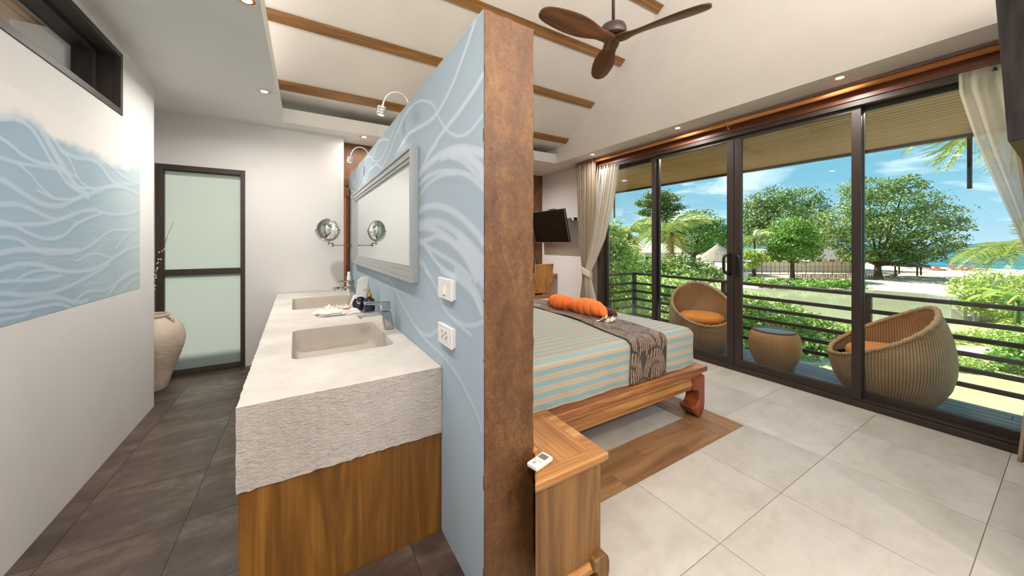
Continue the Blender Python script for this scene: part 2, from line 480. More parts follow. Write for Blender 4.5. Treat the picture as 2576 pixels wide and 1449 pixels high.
def copper_paint():
    m = NM('mottled_bronze_plaster', 0.48)
    v = m.coord()
    n1 = m.noise(m.coord('Object', (1, 1, 0.5)), 9.0, 9, 0.78, 0.3)
    n2 = m.noise(v, 60, 4, 0.7)
    k = m.math('ADD', m.math('MULTIPLY', n1, 0.7), m.math('MULTIPLY', n2, 0.3))
    m.color(m.ramp(k, [(0.36, (70, 43, 24)), (0.5, (99, 65, 37)), (0.66, (132, 94, 55))]))
    m.bump(m.noise(v, 120, 3), 0.5, 0.004)
    m.p.inputs['Metallic'].default_value = 0.15
    return m.m
M['bronze'] = copper_paint()

# painted murals: colour comes from a painted attribute on the wall grid
def attr_mat(name, attr, rough=0.75, bump=0.08):
    m = NM(name, rough)
    a = m.node('ShaderNodeAttribute', attribute_name=attr)
    n = m.noise(m.coord(), 30, 4)
    m.color(a.outputs['Color'])
    m.bump(n, bump, 0.003)
    return m.m
M['mural'] = attr_mat('wave_mural_paint', 'paint')
M['runner'] = attr_mat('runner_fabric', 'paint', 0.5, 0.02)
M['runner'].node_tree.nodes['Principled BSDF'].inputs['Sheen Weight'].default_value = 0.2

# glass
def thin_glass(name, tint=(250, 252, 251), refl=0.65):
    m = bpy.data.materials.new(name); m.use_nodes = True
    n, l = m.node_tree.nodes, m.node_tree.links
    n.clear()
    o = n.new('ShaderNodeOutputMaterial'); mi = n.new('ShaderNodeMixShader')
    t = n.new('ShaderNodeBsdfTransparent'); g = n.new('ShaderNodeBsdfGlossy'); f = n.new('ShaderNodeFresnel')
    f.inputs[0].default_value = 1.45
    mu = n.new('ShaderNodeMath'); mu.operation = 'MULTIPLY'; mu.inputs[1].default_value = refl
    t.inputs[0].default_value = lin(tint); g.inputs['Roughness'].default_value = 0.0
    l.new(f.outputs[0], mu.inputs[0]); l.new(mu.outputs[0], mi.inputs[0])
    l.new(t.outputs[0], mi.inputs[1]); l.new(g.outputs[0], mi.inputs[2]); l.new(mi.outputs[0], o.inputs[0])
    return m
M['glass'] = thin_glass('window_glass')

def frosted():
    m = bpy.data.materials.new('frosted_glass'); m.use_nodes = True
    n, l = m.node_tree.nodes, m.node_tree.links
    n.clear()
    o = n.new('ShaderNodeOutputMaterial'); a = n.new('ShaderNodeMixShader'); c = n.new('ShaderNodeMixShader')
    t = n.new('ShaderNodeBsdfTranslucent'); d = n.new('ShaderNodeBsdfDiffuse'); r = n.new('ShaderNodeBsdfRefraction')
    t.inputs[0].default_value = lin((208, 212, 208)); d.inputs[0].default_value = lin((206, 216, 208))
    r.inputs[0].default_value = lin((226, 230, 224)); r.inputs['Roughness'].default_value = 0.5; r.inputs['IOR'].default_value = 1.25
    c.inputs[0].default_value = 0.6; a.inputs[0].default_value = 0.25
    l.new(t.outputs[0], c.inputs[1]); l.new(r.outputs[0], c.inputs[2])
    l.new(c.outputs[0], a.inputs[1]); l.new(d.outputs[0], a.inputs[2]); l.new(a.outputs[0], o.inputs[0])
    return m
M['frosted'] = frosted()

def cloth(name, col, transl=0.0, transp=0.0, weave=400.0, rough=0.9, col2=None):
    m = NM(name, rough, 0, col)
    v = m.coord()
    if col2: m.color(m.ramp(m.noise(v, 6, 4), [(0.35, col2), (0.65, col)]))
    m.bump(m.noise(v, weave, 2), 0.15, 0.001)
    m.p.inputs['Sheen Weight'].default_value = 0.15
    if transl or transp:
        out = m.n['Material Output']
        tr = m.node('ShaderNodeBsdfTranslucent', {0: lin(col)})
        m1 = m.node('ShaderNodeMixShader', {0: transl, 1: m.p.outputs[0], 2: tr.outputs[0]})
        tp = m.node('ShaderNodeBsdfTransparent')
        m2 = m.node('ShaderNodeMixShader', {0: transp, 1: m1.outputs[0], 2: tp.outputs[0]})
        m.l.new(m2.outputs[0], out.inputs[0])
    return m.m
M['curtain'] = cloth('beige_curtain_cloth', (164, 147, 127), 0.08)
M['sheer'] = cloth('sheer_curtain_voile', (238, 232, 222), 0.36, 0.42)
M['tie'] = cloth('curtain_tie_cloth', (208, 192, 172), 0.1)
M['towel_white'] = cloth('white_terry', (240, 236, 230), 0, 0, 300)
M['towel_orange'] = cloth('orange_terry', (250, 132, 58), 0, 0, 260, 0.95, (246, 120, 48))
M['towel_brown'] = cloth('dark_brown_terry', (76, 40, 38), 0, 0, 260)
M['cushion'] = cloth('orange_cushion_cloth', (246, 158, 66), 0, 0, 300, 0.85, (236, 146, 56))
M['linen'] = cloth('white_linen', (230, 228, 222))

def bedspread():
    m = NM('striped_bedspread', 0.62)
    uv = m.node('ShaderNodeTexCoord').outputs['UV']
    s = m.node('ShaderNodeSeparateXYZ', {0: uv})
    n = m.noise(m.coord('Object', (3, 3, 3)), 1.2, 3)
    t = m.math('ADD', s.outputs[1], m.math('MULTIPLY', n, 0.006))
    fr = m.math('FRACT', m.math('DIVIDE', t, 0.064))
    a = m.math('LESS_THAN', m.math('ABSOLUTE', m.math('SUBTRACT', fr, 0.5)), 0.235)
    thin = m.math('LESS_THAN', m.math('ABSOLUTE', m.math('SUBTRACT', fr, 0.02)), 0.02)
    teal, tan, edge = (136, 168, 170), (188, 170, 146), (170, 152, 130)
    col = m.mix(a, lin(tan), lin(teal))
    col = m.mix(thin, col, lin(edge))
    m.color(col)
    m.p.inputs['Sheen Weight'].default_value = 0.15
    m.bump(m.noise(m.coord('Object', (2.0, 5.0, 5.0)), 1.5, 4), 0.35, 0.03)
    return m.m
M['bedspread'] = bedspread()

def wicker(name, nu, nv, dark=(96, 68, 44), mid=(194, 154, 110), light=(234, 200, 154)):
    m = NM(name, 0.55)
    uv = m.node('ShaderNodeTexCoord').outputs['UV']
    s = m.node('ShaderNodeSeparateXYZ', {0: uv})
    U = m.math('MULTIPLY', s.outputs[0], float(nu)); V = m.math('MULTIPLY', s.outputs[1], float(nv))
    par = m.math('MULTIPLY', m.math('MODULO', m.math('FLOOR', U), 2.0), 0.5)
    rib = m.math('POWER', m.math('ABSOLUTE', m.math('SINE', m.math('MULTIPLY', U, PI))), 0.6)
    st = m.math('POWER', m.math('ABSOLUTE', m.math('SINE', m.math('MULTIPLY', m.math('ADD', V, par), PI))), 0.7)
    h = m.math('MULTIPLY', rib, m.math('ADD', m.math('MULTIPLY', st, 0.8), 0.2))
    n = m.noise(m.coord('Object', (1, 1, 1), jitter=3.0), 3.0, 4)
    tone = m.math('ADD', m.math('MULTIPLY', h, 0.8), m.math('MULTIPLY', m.math('SUBTRACT', n, 0.5), 0.5))
    m.color(m.ramp(tone, [(0.05, dark), (0.40, mid), (0.85, light)]))
    m.bump(h, 0.6, 0.006)
    return m.m
M['wicker'] = wicker('woven_rattan', 124, 76)
M['wicker_t'] = wicker('woven_rattan_table', 96, 42, (122, 84, 50), (198, 150, 98), (236, 196, 142))
M['wicker_rim'] = wicker('braided_rattan', 220, 5)

def leafmat(name, a, b, c, transl=0.26):
    m = NM(name, 0.5)
    at = m.node('ShaderNodeAttribute', attribute_name='tone')
    col = m.ramp(at.outputs['Fac'], [(0.0, a), (0.5, b), (1.0, c)])
    m.color(col)
    out = m.n['Material Output']
    tr = m.node('ShaderNodeBsdfTranslucent', {0: col})
    mi = m.node('ShaderNodeMixShader', {0: transl, 1: m.p.outputs[0], 2: tr.outputs[0]})
    m.l.new(mi.outputs[0], out.inputs[0])
    return m.m
M['leaf_vine'] = leafmat('vine_leaf', (56, 88, 28), (148, 180, 82), (230, 234, 158))
M['leaf_tree'] = leafmat('tree_leaf', (52, 78, 26), (110, 140, 58), (196, 208, 132))
M['leaf_bright'] = leafmat('bright_leaf', (46, 88, 24), (106, 152, 50), (180, 206, 104))
M['leaf_bush'] = leafmat('bush_leaf', (78, 112, 34), (148, 174, 66), (208, 214, 122))
M['leaf_palm'] = leafmat('palm_leaf', (100, 126, 62), (160, 176, 100), (216, 214, 152))
M['leaf_dry'] = leafmat('dry_palm_leaf', (146, 116, 74), (190, 158, 108), (216, 190, 142))
M['bark'] = plaster('tree_bark', (112, 92, 74), 0.3, 0.6)
def groundmat(name, a, b, sc=0.8, rough=0.95, bump=0.4):
    m = NM(name, rough)
    v = m.coord()
    k = m.math('ADD', m.math('MULTIPLY', m.noise(v, sc, 6, 0.6), 0.6), m.math('MULTIPLY', m.noise(v, sc * 18, 4, 0.7), 0.4))
    m.color(m.ramp(k, [(0.36, a), (0.64, b)]))
    m.bump(m.noise(v, sc * 20, 4), bump, 0.05)
    return m.m
M['grass'] = groundmat('lawn_grass', (150, 158, 92), (196, 198, 132), 1.2)
M['sand'] = groundmat('beach_sand', (190, 168, 140), (214, 192, 162), 0.25)
M['path'] = groundmat('pale_path', (206, 198, 182), (226, 218, 204), 2.0)
M['thatch'] = groundmat('thatch', (120, 108, 92), (172, 160, 142), 3.0)
M['roofing'] = groundmat('beige_roofing', (186, 172, 152), (214, 202, 182), 2.0)
M['render'] = plain('white_render', (226, 222, 212), 0.8)
M['block'] = groundmat('weathered_block', (150, 144, 132), (196, 190, 176), 1.5)
def water(name, a, b, rough=0.12, sc=0.5, bump=0.25):
    m = NM(name, rough)
    v = m.coord('Object', (1, 1, 1))
    m.color(m.ramp(m.noise(v, 0.06, 4), [(0.35, a), (0.65, b)]))
    m.bump(m.noise(v, sc, 5), bump, 0.06)
    m.p.inputs['Specular IOR Level'].default_value = 0.4
    return m.m
M['sea'] = water('sea_water', (2, 76, 100), (10, 112, 130), 0.45, 0.5, 0.2)
M['river'] = water('lagoon_water', (146, 150, 118), (166, 168, 138), 0.08, 0.8, 0.10)
# ------------------------------------------------------------------ painted strokes
def smooth_line(pts, n=6):
    P = np.array(pts, float)
    if len(P) < 3: return P
    Q = np.vstack([2 * P[0] - P[1], P, 2 * P[-1] - P[-2]])
    out = []
    for i in range(1, len(Q) - 2):
        p0, p1, p2, p3 = Q[i - 1], Q[i], Q[i + 1], Q[i + 2]
        for k in range(n):
            t = k / n
            out.append(0.5 * ((2 * p1) + (-p0 + p2) * t + (2 * p0 - 5 * p1 + 4 * p2 - p3) * t * t + (-p0 + 3 * p1 - 3 * p2 + p3) * t ** 3))
    out.append(P[-1])
    return np.array(out)

def stroke_mask(XY, strokes, soft=0.35, seed=3):
    r = np.random.RandomState(seed)
    acc = np.zeros(len(XY))
    for w, pts in strokes:
        L = smooth_line(pts)
        h = w * 0.5
        lo = L.min(0) - w; hi = L.max(0) + w
        sel = np.where((XY[:, 0] > lo[0]) & (XY[:, 0] < hi[0]) & (XY[:, 1] > lo[1]) & (XY[:, 1] < hi[1]))[0]
        if not len(sel): continue
        p = XY[sel]; d = np.full(len(sel), 9.0); sg = np.zeros(len(sel))
        for a, b in zip(L[:-1], L[1:]):
            ab = b - a; L2 = max(1e-9, ab.dot(ab))
            t = np.clip(((p - a) @ ab) / L2, 0, 1)
            q = p - (a + t[:, None] * ab)
            dd = np.hypot(q[:, 0], q[:, 1])
            s = q[:, 0] * ab[1] - q[:, 1] * ab[0]
            up = dd < d
            d[up] = dd[up]; sg[up] = np.sign(s[up])
        a = np.clip((h - d) / (h * soft + 1e-6), 0, 1)
        # brushed body, firmer on one edge
        body = 0.80 + 0.20 * np.clip(1 - 1.6 * d / (h + 1e-6), 0, 1)
        acc[sel] = 1 - (1 - acc[sel]) * (1 - a * body * (0.75 + 0.25 * r.rand()))
    return acc

def painted_grid(name, o3, ux, uy, nx, ny, sx, sy, colfn, mat, parent):
    """flat grid; points o3 + ux*a + uy*b for a in sx, b in sy; colfn(XY)->Nx3 sRGB"""
    A = np.linspace(sx[0], sx[1], nx + 1) if nx else np.asarray(sx)
    if not nx: nx = len(A) - 1
    B = np.linspace(sy[0], sy[1], ny + 1)
    AA, BB = np.meshgrid(A, B)
    XY = np.stack([AA.ravel(), BB.ravel()], 1)
    V = np.array(o3)[None] + XY[:, :1] * np.array(ux)[None] + XY[:, 1:] * np.array(uy)[None]
    j, i = np.meshgrid(np.arange(ny), np.arange(nx), indexing='ij')
    a = (j * (nx + 1) + i).ravel()
    F = np.stack([a, a + nx + 1, a + nx + 2, a + 1], 1)
    return paint_mesh(name, V, F, colfn(XY), mat, parent)

def paint_mesh(name, V, F, col, mat, parent, smooth=False):
    me = bpy.data.meshes.new(name)
    n, m = len(V), len(F); k = F.shape[1]
    me.vertices.add(n); me.loops.add(m * k); me.polygons.add(m)
    me.vertices.foreach_set('co', np.asarray(V, np.float32).ravel())
    me.loops.foreach_set('vertex_index', F.astype(np.int32).ravel())
    me.polygons.foreach_set('loop_start', np.arange(0, m * k, k, dtype=np.int32))
    me.polygons.foreach_set('loop_total', np.full(m, k, np.int32))
    me.polygons.foreach_set('use_smooth', np.full(m, smooth))
    me.update(calc_edges=True)
    if col is not None:
        c = np.clip(col / 255.0, 0, 1)
        c = np.where(c <= 0.04045, c / 12.92, ((c + 0.055) / 1.055) ** 2.4)
        at = me.color_attributes.new('paint', 'FLOAT_COLOR', 'POINT')
        at.data.foreach_set('color', np.hstack([c, np.ones((n, 1))]).astype(np.float32).ravel())
    me.materials.append(mat)
    o = bpy.data.objects.new(name, me); C.objects.link(o)
    if parent: o.parent = parent
    return o

def blotch(XY, seed, f=1.0):
    r = np.random.RandomState(seed); s = np.zeros(len(XY))
    for k in range(7):
        a = r.rand() * 6.28; fr = f * (1.2 + k * 0.9)
        s += np.sin((XY[:, 0] * math.cos(a) + XY[:, 1] * math.sin(a)) * fr + r.rand() * 6.28) / (1 + 0.5 * k)
    return s / 2.2

def blue_cols(XY):
    b = blotch(XY, 5, 2.0)[:, None]
    t = np.clip((XY[:, 1:2] - 0.7) / 1.5, 0, 1)
    far = np.clip((XY[:, :1] - 0.6) / 2.6, 0, 1)
    base = np.array([[160, 176, 187]]) + b * np.array([[5, 5, 5]]) + (1 - t) * np.array([[8, 10, 14]]) - far * np.array([[8, 8, 14]])
    light = np.array([[199, 208, 221]])
    dk = stroke_mask(XY, [(w * 2.2, [(a, b - 0.8 * w - 0.01) for a, b in p]) for w, p in BLUE_STROKES], 0.95)[:, None]
    base = base * (1 - dk * 0.25) + np.array([[146, 162, 170]]) * dk * 0.25
    m = stroke_mask(XY, BLUE_STROKES)[:, None]
    return base * (1 - m * 0.92) + light * m * 0.92

def left_cols(XY):
    b = blotch(XY, 9, 2.4)[:, None]
    t = np.clip((XY[:, :1] - 2.2) / 1.45, 0, 1)
    base = np.array([[146, 172, 192]]) * (1 - t) + np.array([[176, 192, 192]]) * t + b * np.array([[9, 7, 5]])
    light = np.array([[190, 204, 218]])
    r = np.random.RandomState(2)
    fine = []
    for k in range(26):
        z0 = 1.02 + 0.5 * r.rand(); y0 = 2.2 + 1.1 * r.rand(); ph = r.rand() * 6
        fine.append((0.006 + 0.006 * r.rand(), [(y0 + 0.09 * i, z0 + 0.012 * i + 0.02 * math.sin(ph + i)) for i in range(6)]))
    longer = []
    for w, p in LEFT_STROKES:
        p = [tuple(q) for q in p]
        if p[0][0] <= 2.26:
            ph = r.rand() * 6; z0 = p[0][1]; s0 = (p[0][1] - p[1][1]) / (p[1][0] - p[0][0])
            pre = [(2.22 - 0.2 * k, min(1.84, max(1.02, z0 + 0.12 * s0 * k * (k < 3) + 0.03 * math.sin(ph + k)))) for k in range(1, 9)]
            p = pre[::-1] + p
        longer.append((w * 1.45, p))
    dk = stroke_mask(XY, [(w * 1.7, [(a, b - 0.55 * w - 0.006) for a, b in p]) for w, p in longer], 0.9)[:, None]
    base = base * (1 - dk * 0.22) + np.array([[126, 152, 168]]) * dk * 0.22
    m = np.maximum(stroke_mask(XY, longer)[:, None], 0.45 * stroke_mask(XY, fine)[:, None])
    col = base * (1 - m * 0.8) + light * m * 0.8
    tp = np.array([(0.3, 1.72), (1.5, 1.86)] + LEFT_TOP)
    top = np.interp(XY[:, 0], tp[:, 0], tp[:, 1])
    top = top + 0.012 * blotch(XY * 3.0, 4, 6.0)
    soft = 0.055 + 0.015 * np.sin(XY[:, 0] * 9)
    a = np.clip((top - XY[:, 1]) / soft, 0, 1)[:, None]
    return col * a + np.array([[226, 223, 218]]) * (1 - a)

# ------------------------------------------------------------------ the shell
ZS, ZL = 2.65, 2.80          # lowered ceiling, top of its lip
XL, XR, YF = -0.21, 3.52, 4.45
def zslope(y): return 2.823 + 0.67 * (4.4 - y)

# floor: bed of grout with every tile and inlay plank a piece of its own
fl = obj('floor', MB().box(-2.0, 4.06, -1.8, 5.6, -0.12, -0.004), M['grout'])
struct(fl, 'pale stone tile floor of the bedroom with a wooden inlay border round the bed', 'floor')
fb = obj('floor', MB().box(-2.0, 0.66, -1.79, 4.9, -0.119, -0.0035), M['grout_dark'])
struct(fb, 'dark slate tile floor of the washroom between the mural wall and the vanity', 'floor')
def rects(x0, x1, y0, y1, hole):
    """rectangle minus a rectangular hole"""
    hx0, hx1, hy0, hy1 = hole
    if x1 <= hx0 or x0 >= hx1 or y1 <= hy0 or y0 >= hy1: return [(x0, x1, y0, y1)]
    out = []
    if x0 < hx0: out.append((x0, hx0, y0, y1)); x0 = hx0
    if x1 > hx1: out.append((hx1, x1, y0, y1)); x1 = hx1
    if y0 < hy0: out.append((x0, x1, y0, hy0)); y0 = hy0
    if y1 > hy1: out.append((x0, x1, hy1, y1))
    return out
tile_cache = {}
def tile_piece(name, x0, x1, y0, y1, mat, parent, gap=0.0016, top=0.0, h=0.004):
    if x1 - x0 < 0.02 or y1 - y0 < 0.02: return
    key = (name, round(x1 - x0, 3), round(y1 - y0, 3), mat.name)
    if key not in tile_cache:
        a, b = (x1 - x0) / 2 - gap, (y1 - y0) / 2 - gap
        me = MB().box(-a, a, -b, b, -h, 0).mesh(name); me.materials.append(mat)
        tile_cache[key] = me
    inst(name, tile_cache[key], parent, ((x0 + x1) / 2, (y0 + y1) / 2, top))
TX0, TY0, TP = 1.586, 0.235, 0.600
OUT = (0.9, 2.765, 1.285, 3.68); INN = (1.2, 2.475, 1.582, 3.38)
for i in range(-2, 5):
    for j in range(-4, 9):
        x0, y0 = TX0 + i * TP, TY0 + j * TP
        x1, y1 = min(x0 + TP, 3.87), min(y0 + TP, 5.5)
        x0 = max(x0, 0.66); y0 = max(y0, -1.75)
        if x1 <= x0 or y1 <= y0: continue
        for q in rects(x0, x1, y0, y1, OUT): tile_piece('floor_tile', *q, M['tile'], fl)
        ix0, ix1, iy0, iy1 = max(x0, INN[0]), min(x1, INN[1]), max(y0, INN[2]), min(y1, INN[3])
        if ix1 > ix0 and iy1 > iy0: tile_piece('floor_tile', ix0, ix1, iy0, iy1, M['tile'], fl)
# inlay planks, two courses wide on each side, ends staggered
M['inlay_y'] = wood('floor_inlay_wood_lengthwise', (112, 80, 52), (144, 107, 72), (172, 134, 96), 'y', 0.8, 0.35)
for c in range(2):
    for y0 in (OUT[2] + c * 0.1485, INN[3] + c * 0.15):
        x = OUT[0] - 0.3 * c; lim = INN[1] if y0 < 2 else OUT[1]
        while x < lim:
            a, b = max(x, OUT[0]), min(x + 0.62, lim); x += 0.62
            if b > a: tile_piece('plank', a, b, y0, y0 + 0.1485, M['inlay'], fl, 0.0007)
    x0 = INN[1] + c * 0.145
    y = OUT[2] - 0.25 * c
    while y < INN[3]:
        a, b = max(y, OUT[2]), min(y + 0.6, INN[3]); y += 0.6
        if b > a: tile_piece('plank', x0, x0 + 0.145, a, b, M['inlay_y'], fl, 0.0007)
    x0 = OUT[0] + c * 0.15
    y = INN[2] - 0.2 * c
    while y < INN[3]:
        a, b = max(y, INN[2]), min(y + 0.6, INN[3]); y += 0.6
        if b > a: tile_piece('plank', x0, x0 + 0.15, a, b, M['inlay_y'], fl, 0.0007)
for i in range(-3, 4):
    for j in range(-9, 7):
        x0, y0 = -0.498 + (i - 0) * 0.4495 - 0.0, 2.237 + j * 0.4495
        x1, y1 = min(x0 + 0.4495, 0.66), min(y0 + 0.4495, 4.72)
        x0 = max(x0, -1.9); y0 = max(y0, -1.75)
        if x1 > x0 and y1 > y0: tile_piece('floor_tile', x0, x1, y0, y1, M['tile_dark'], fb, 0.0012)

# left wall of the washroom with the high window opening and the wave mural
def lwx(y): return -1.042 - 0.0145 * (y - 2.24)
LWA = math.atan(0.0145)
wl_root = thing('wall_left', 'white washroom wall at the left with a painted blue wave mural', 'wall', (lwx(0), 0, 0), LWA)
struct(wl_root)
WY0, WY1, WZ0, WZ1 = 0.9, 3.33, 2.205, 2.605
mb = MB().box(-0.24, 0, -1.75, 3.94, 0, WZ0).box(-0.24, 0, -1.75, WY0, WZ0, ZS).box(-0.24, 0, WY1, 3.94, WZ0, ZS).box(-0.24, 0, WY0, WY1, WZ1, ZS)
obj('plaster', mb, M['white'], wl_root)
painted_grid('mural', (0.0015, 0, 0), (0, 1, 0), (0, 0, 1), 0, 380, np.r_[np.linspace(0.6, 2.15, 120)[:-1], np.linspace(2.15, 3.64, 600)], (1.005, 1.99), left_cols, M['mural'], wl_root)
# the recess behind that wall, and the far wall of the washroom with the frosted door opening
struct(obj('wall_recess', MB().box(-1.65, -1.55, 3.60, 4.80, 0, ZS).box(-1.55, -1.28, 3.60, 3.70, 0, ZS), M['white']), 'white recess wall behind the clay urn', 'wall')
DX0, DX1, DZ = -1.262, -0.560, 2.128
mb = MB().box(-1.65, DX0, 4.70, 4.80, 0, ZS).box(DX1, 0.407, 4.70, 4.80, 0, ZS).box(DX0, DX1, 4.70, 4.80, DZ, ZS).box(0.30, 0.407, 4.80, 4.95, 0, ZS)
struct(obj('wall_far', mb, M['white']), 'white far wall of the washroom around the frosted glass door', 'wall')
struct(obj('wall_back', MB().box(0.407, 1.75, 4.95, 5.1, 0, ZS).box(1.65, 1.75, 4.95, 5.6, 0, ZS).box(1.65, 4.1, 5.45, 5.6, 0, ZS), M['bronze']),
       'mottled bronze plaster wall at the far end of the room', 'wall')
# right wall beside and above the sliding doors
mb = MB().box(3.97, 4.12, 3.86, 5.6, 0, ZS).box(3.97, 4.12, 0.06, 3.86, 2.52, ZS + 0.1).box(3.97, 4.12, -1.75, 0.06, 0, ZS)
struct(obj('wall_right', mb, M['white']), 'white wall holding the television and the sliding doors', 'wall')
struct(obj('wall_near', MB().box(2.35, 3.97, -1.75, 0.06, 0, ZS), M['white']), 'white wall return beside the right curtain', 'wall')
# behind the camera: a wall with an unseen opening added to let daylight in
mb = MB().box(-2.0, 0.9, -1.9, -1.75, 0, ZL).box(2.25, 4.12, -1.9, -1.75, 0, ZL).box(0.9, 2.25, -1.9, -1.75, 2.35, ZL)
struct(obj('wall_behind', mb, M['white']), 'white wall behind the camera with an opening added for daylight', 'wall')
# lowered ceilings with a lip
mb = MB().box(-1.27, XL, -1.9, 3.60, ZS, ZL).box(-1.65, XL, 3.60, 4.82, ZS, ZL).box(XR, 4.12, -1.9, 5.6, ZS, ZL).box(0.407, XR, YF, 5.6, ZS, ZL).box(XL, 0.407, YF, 4.82, ZS, ZL).box(XL, XR, -1.9, -1.2, ZS, ZL)
struct(obj('ceiling', mb, M['ceil']), 'lowered white ceiling border with recessed lights around the vault', 'ceiling')
# the vault: sloping boards with wooden battens
vp = [(YF + 0.55, 2.904), (4.28, 2.904), (1.1, zslope(1.1)), (-1.9, zslope(1.1) - 0.67 * 3.0)]
vo = [(y, z + 0.1) for y, z in vp][::-1]
vault = obj('ceiling', MB().prism(vp + vo, -0.75, XR + 0.03, 'x'), M['board'])
struct(vault, 'sloping white vaulted ceiling crossed by wooden battens', 'ceiling')
cs = 1 / math.hypot(1, 0.67)
for y in (4.20, 3.64, 3.095, 2.54, 1.985, 1.43):
    a, b = y - 0.041, y + 0.041
    pts = [(a, zslope(a)), (b, zslope(b)), (b - 0.67 * cs * 0.02, zslope(b) - cs * 0.02), (a - 0.67 * cs * 0.02, zslope(a) - cs * 0.02)]
    obj('batten', MB().prism(pts, -0.75, XR + 0.02, 'x'), M['beam'], vault)
gp = [(-1.9, ZL - 0.02), (YF + 0.6, ZL - 0.02), (YF + 0.6, 2.95), (4.28, 2.95), (1.1, zslope(1.1) + 0.05), (-1.9, zslope(1.1) - 0.67 * 3.0 + 0.05)]
struct(obj('wall_gable', MB().prism(gp, XR + 0.02, XR + 0.14, 'x'), M['ceil']), 'white gable wall above the sliding doors', 'wall')
struct(obj('wall_gable', MB().prism(gp, -0.85, -0.75, 'x'), M['ceil']), 'white gable wall on the washroom side above the lowered ceiling', 'wall')
struct(obj('wall_gable', MB().box(-0.85, XR + 0.1, YF + 0.5, YF + 0.6, ZL - 0.01, 3.05).box(-0.85, XR + 0.1, -2.0, -1.9, ZL - 0.01, 3.25), M['ceil']), 'short white upstands closing the vault ends', 'wall')

# ------------------------------------------------------------------ partition wall with the wave mural
OX, OY, TH = 0.555, 1.13, 0.02
part = thing('wall_middle', 'free-standing partition wall painted with pale blue waves, bronze end face', 'wall', (OX, OY, 0), TH)
struct(part)
def rough_edge_box(x0, x1, y0, y1, z0, z1, n=26, amp=0.0025):
    r = random.Random(4)
    mb = MB()
    N = 60
    out = []
    for i in range(N + 1): out.append((x0 + r.uniform(-amp, amp) * 0.6, z0 + (z1 - z0) * i / N))
    M_ = 8
    for i in range(1, M_): out.append((x0 + (x1 - x0) * i / M_, z1 + r.uniform(-amp, amp)))
    for i in range(N, -1, -1): out.append((x1 + r.uniform(-amp, amp), z0 + (z1 - z0) * i / N))
    return mb.prism(out, y0, y1, 'y')
obj('end_face', rough_edge_box(0.001, 0.221, -0.012, 0.0, 0, 2.19), M['bronze'], part, bev=0.003)
obj('core', MB().box(0.002, 0.22, 0.0, 3.76, 0, 2.189), M['bronze'], part)
painted_grid('mural', (0, 0, 0), (0, 1, 0), (0, 0, 1), 0, 440, np.r_[np.linspace(-0.01, 0.9, 330)[:-1], np.linspace(0.9, 3.76, 480)], (0.0, 2.192), blue_cols, M['mural'], part)
obj('wall_top', MB().box(0.0, 0.22, 0.0, 3.76, 2.1895, 2.193), M['white'], part)

def bath(name, label, cat, x, y, z=0, rot=0, group=None):
    """a thing placed in the partition wall's own frame"""
    c, s = math.cos(TH), math.sin(TH)
    return thing(name, label, cat, (OX + x * c - y * s, OY + x * s + y * c, z), TH + rot, group)

# ------------------------------------------------------------------ doors and windows
d2 = struct(thing('door_1', 'frosted glass washroom door in a dark bronze frame behind the clay urn', 'door', (DX0, 4.70, 0)))
w = DX1 - DX0
fr = MB().box(0, 0.046, -0.012, 0.08, 0, DZ).box(w - 0.040, w, -0.012, 0.08, 0, DZ).box(0.046, w - 0.040, -0.012, 0.08, DZ - 0.052, DZ).box(0.046, w - 0.040, -0.012, 0.08, 0.0, 0.042)
obj('frame', fr, M['dark_alu'], d2, bev=0.002)
obj('rail', MB().box(0.046, w - 0.04, -0.004, 0.06, 1.012, 1.076), M['dark_alu'], d2, bev=0.002)
obj('inner_stop', MB().box(0.046, 0.062, 0.0, 0.03, 0.042, DZ - 0.052).box(0.062, w - 0.04, 0.02, 0.04, 0.042, 0.055).box(0.062, w - 0.04, 0.02, 0.04, DZ - 0.06, DZ - 0.052), M['steel_dark'], d2)
obj('glass_pane', MB().box(0.046, w - 0.04, 0.03, 0.036, 1.076, DZ - 0.052), M['frosted'], d2)
obj('glass_pane', MB().box(0.046, w - 0.04, 0.03, 0.036, 0.042, 1.012), M['frosted'], d2)
# high window in the left wall
w1 = struct(thing('window_1', 'high strip window with a dark frame above the wave mural', 'window', (lwx(0), 0, 0), LWA))
t = 0.030
fm = MB().box(-0.02, 0.006, WY0, WY1 - t, WZ0 - 0.008, WZ0 + t).box(-0.02, 0.006, WY0, WY1 - t, WZ1 - t, WZ1 + 0.004).box(-0.02, 0.006, WY1 - t, WY1 + 0.004, WZ0 - 0.008, WZ1 + 0.004)
fm.box(-0.22, -0.02, WY0, WY1, WZ0 - 0.004, WZ0 + 0.006).box(-0.22, -0.02, WY0, WY1, WZ1 - 0.012, WZ1 + 0.002).box(-0.22, -0.02, WY1 - 0.012, WY1 + 0.002, WZ0, WZ1)
obj('frame', fm, M['dark_alu'], w1, bev=0.0015)
sm = MB().box(-0.13, -0.10, WY0, WY1, WZ0 + 0.006, WZ0 + 0.028).box(-0.13, -0.10, WY0, WY1, WZ1 - 0.03, WZ1 - 0.012).box(-0.13, -0.10, WY1 - 0.045, WY1 - 0.012, WZ0 + 0.028, WZ1 - 0.03)
obj('sash', sm, M['dark_alu'], w1)
obj('glass_pane', MB().box(-0.117, -0.113, WY0, WY1 - 0.045, WZ0 + 0.028, WZ1 - 0.03), M['glass'], w1)
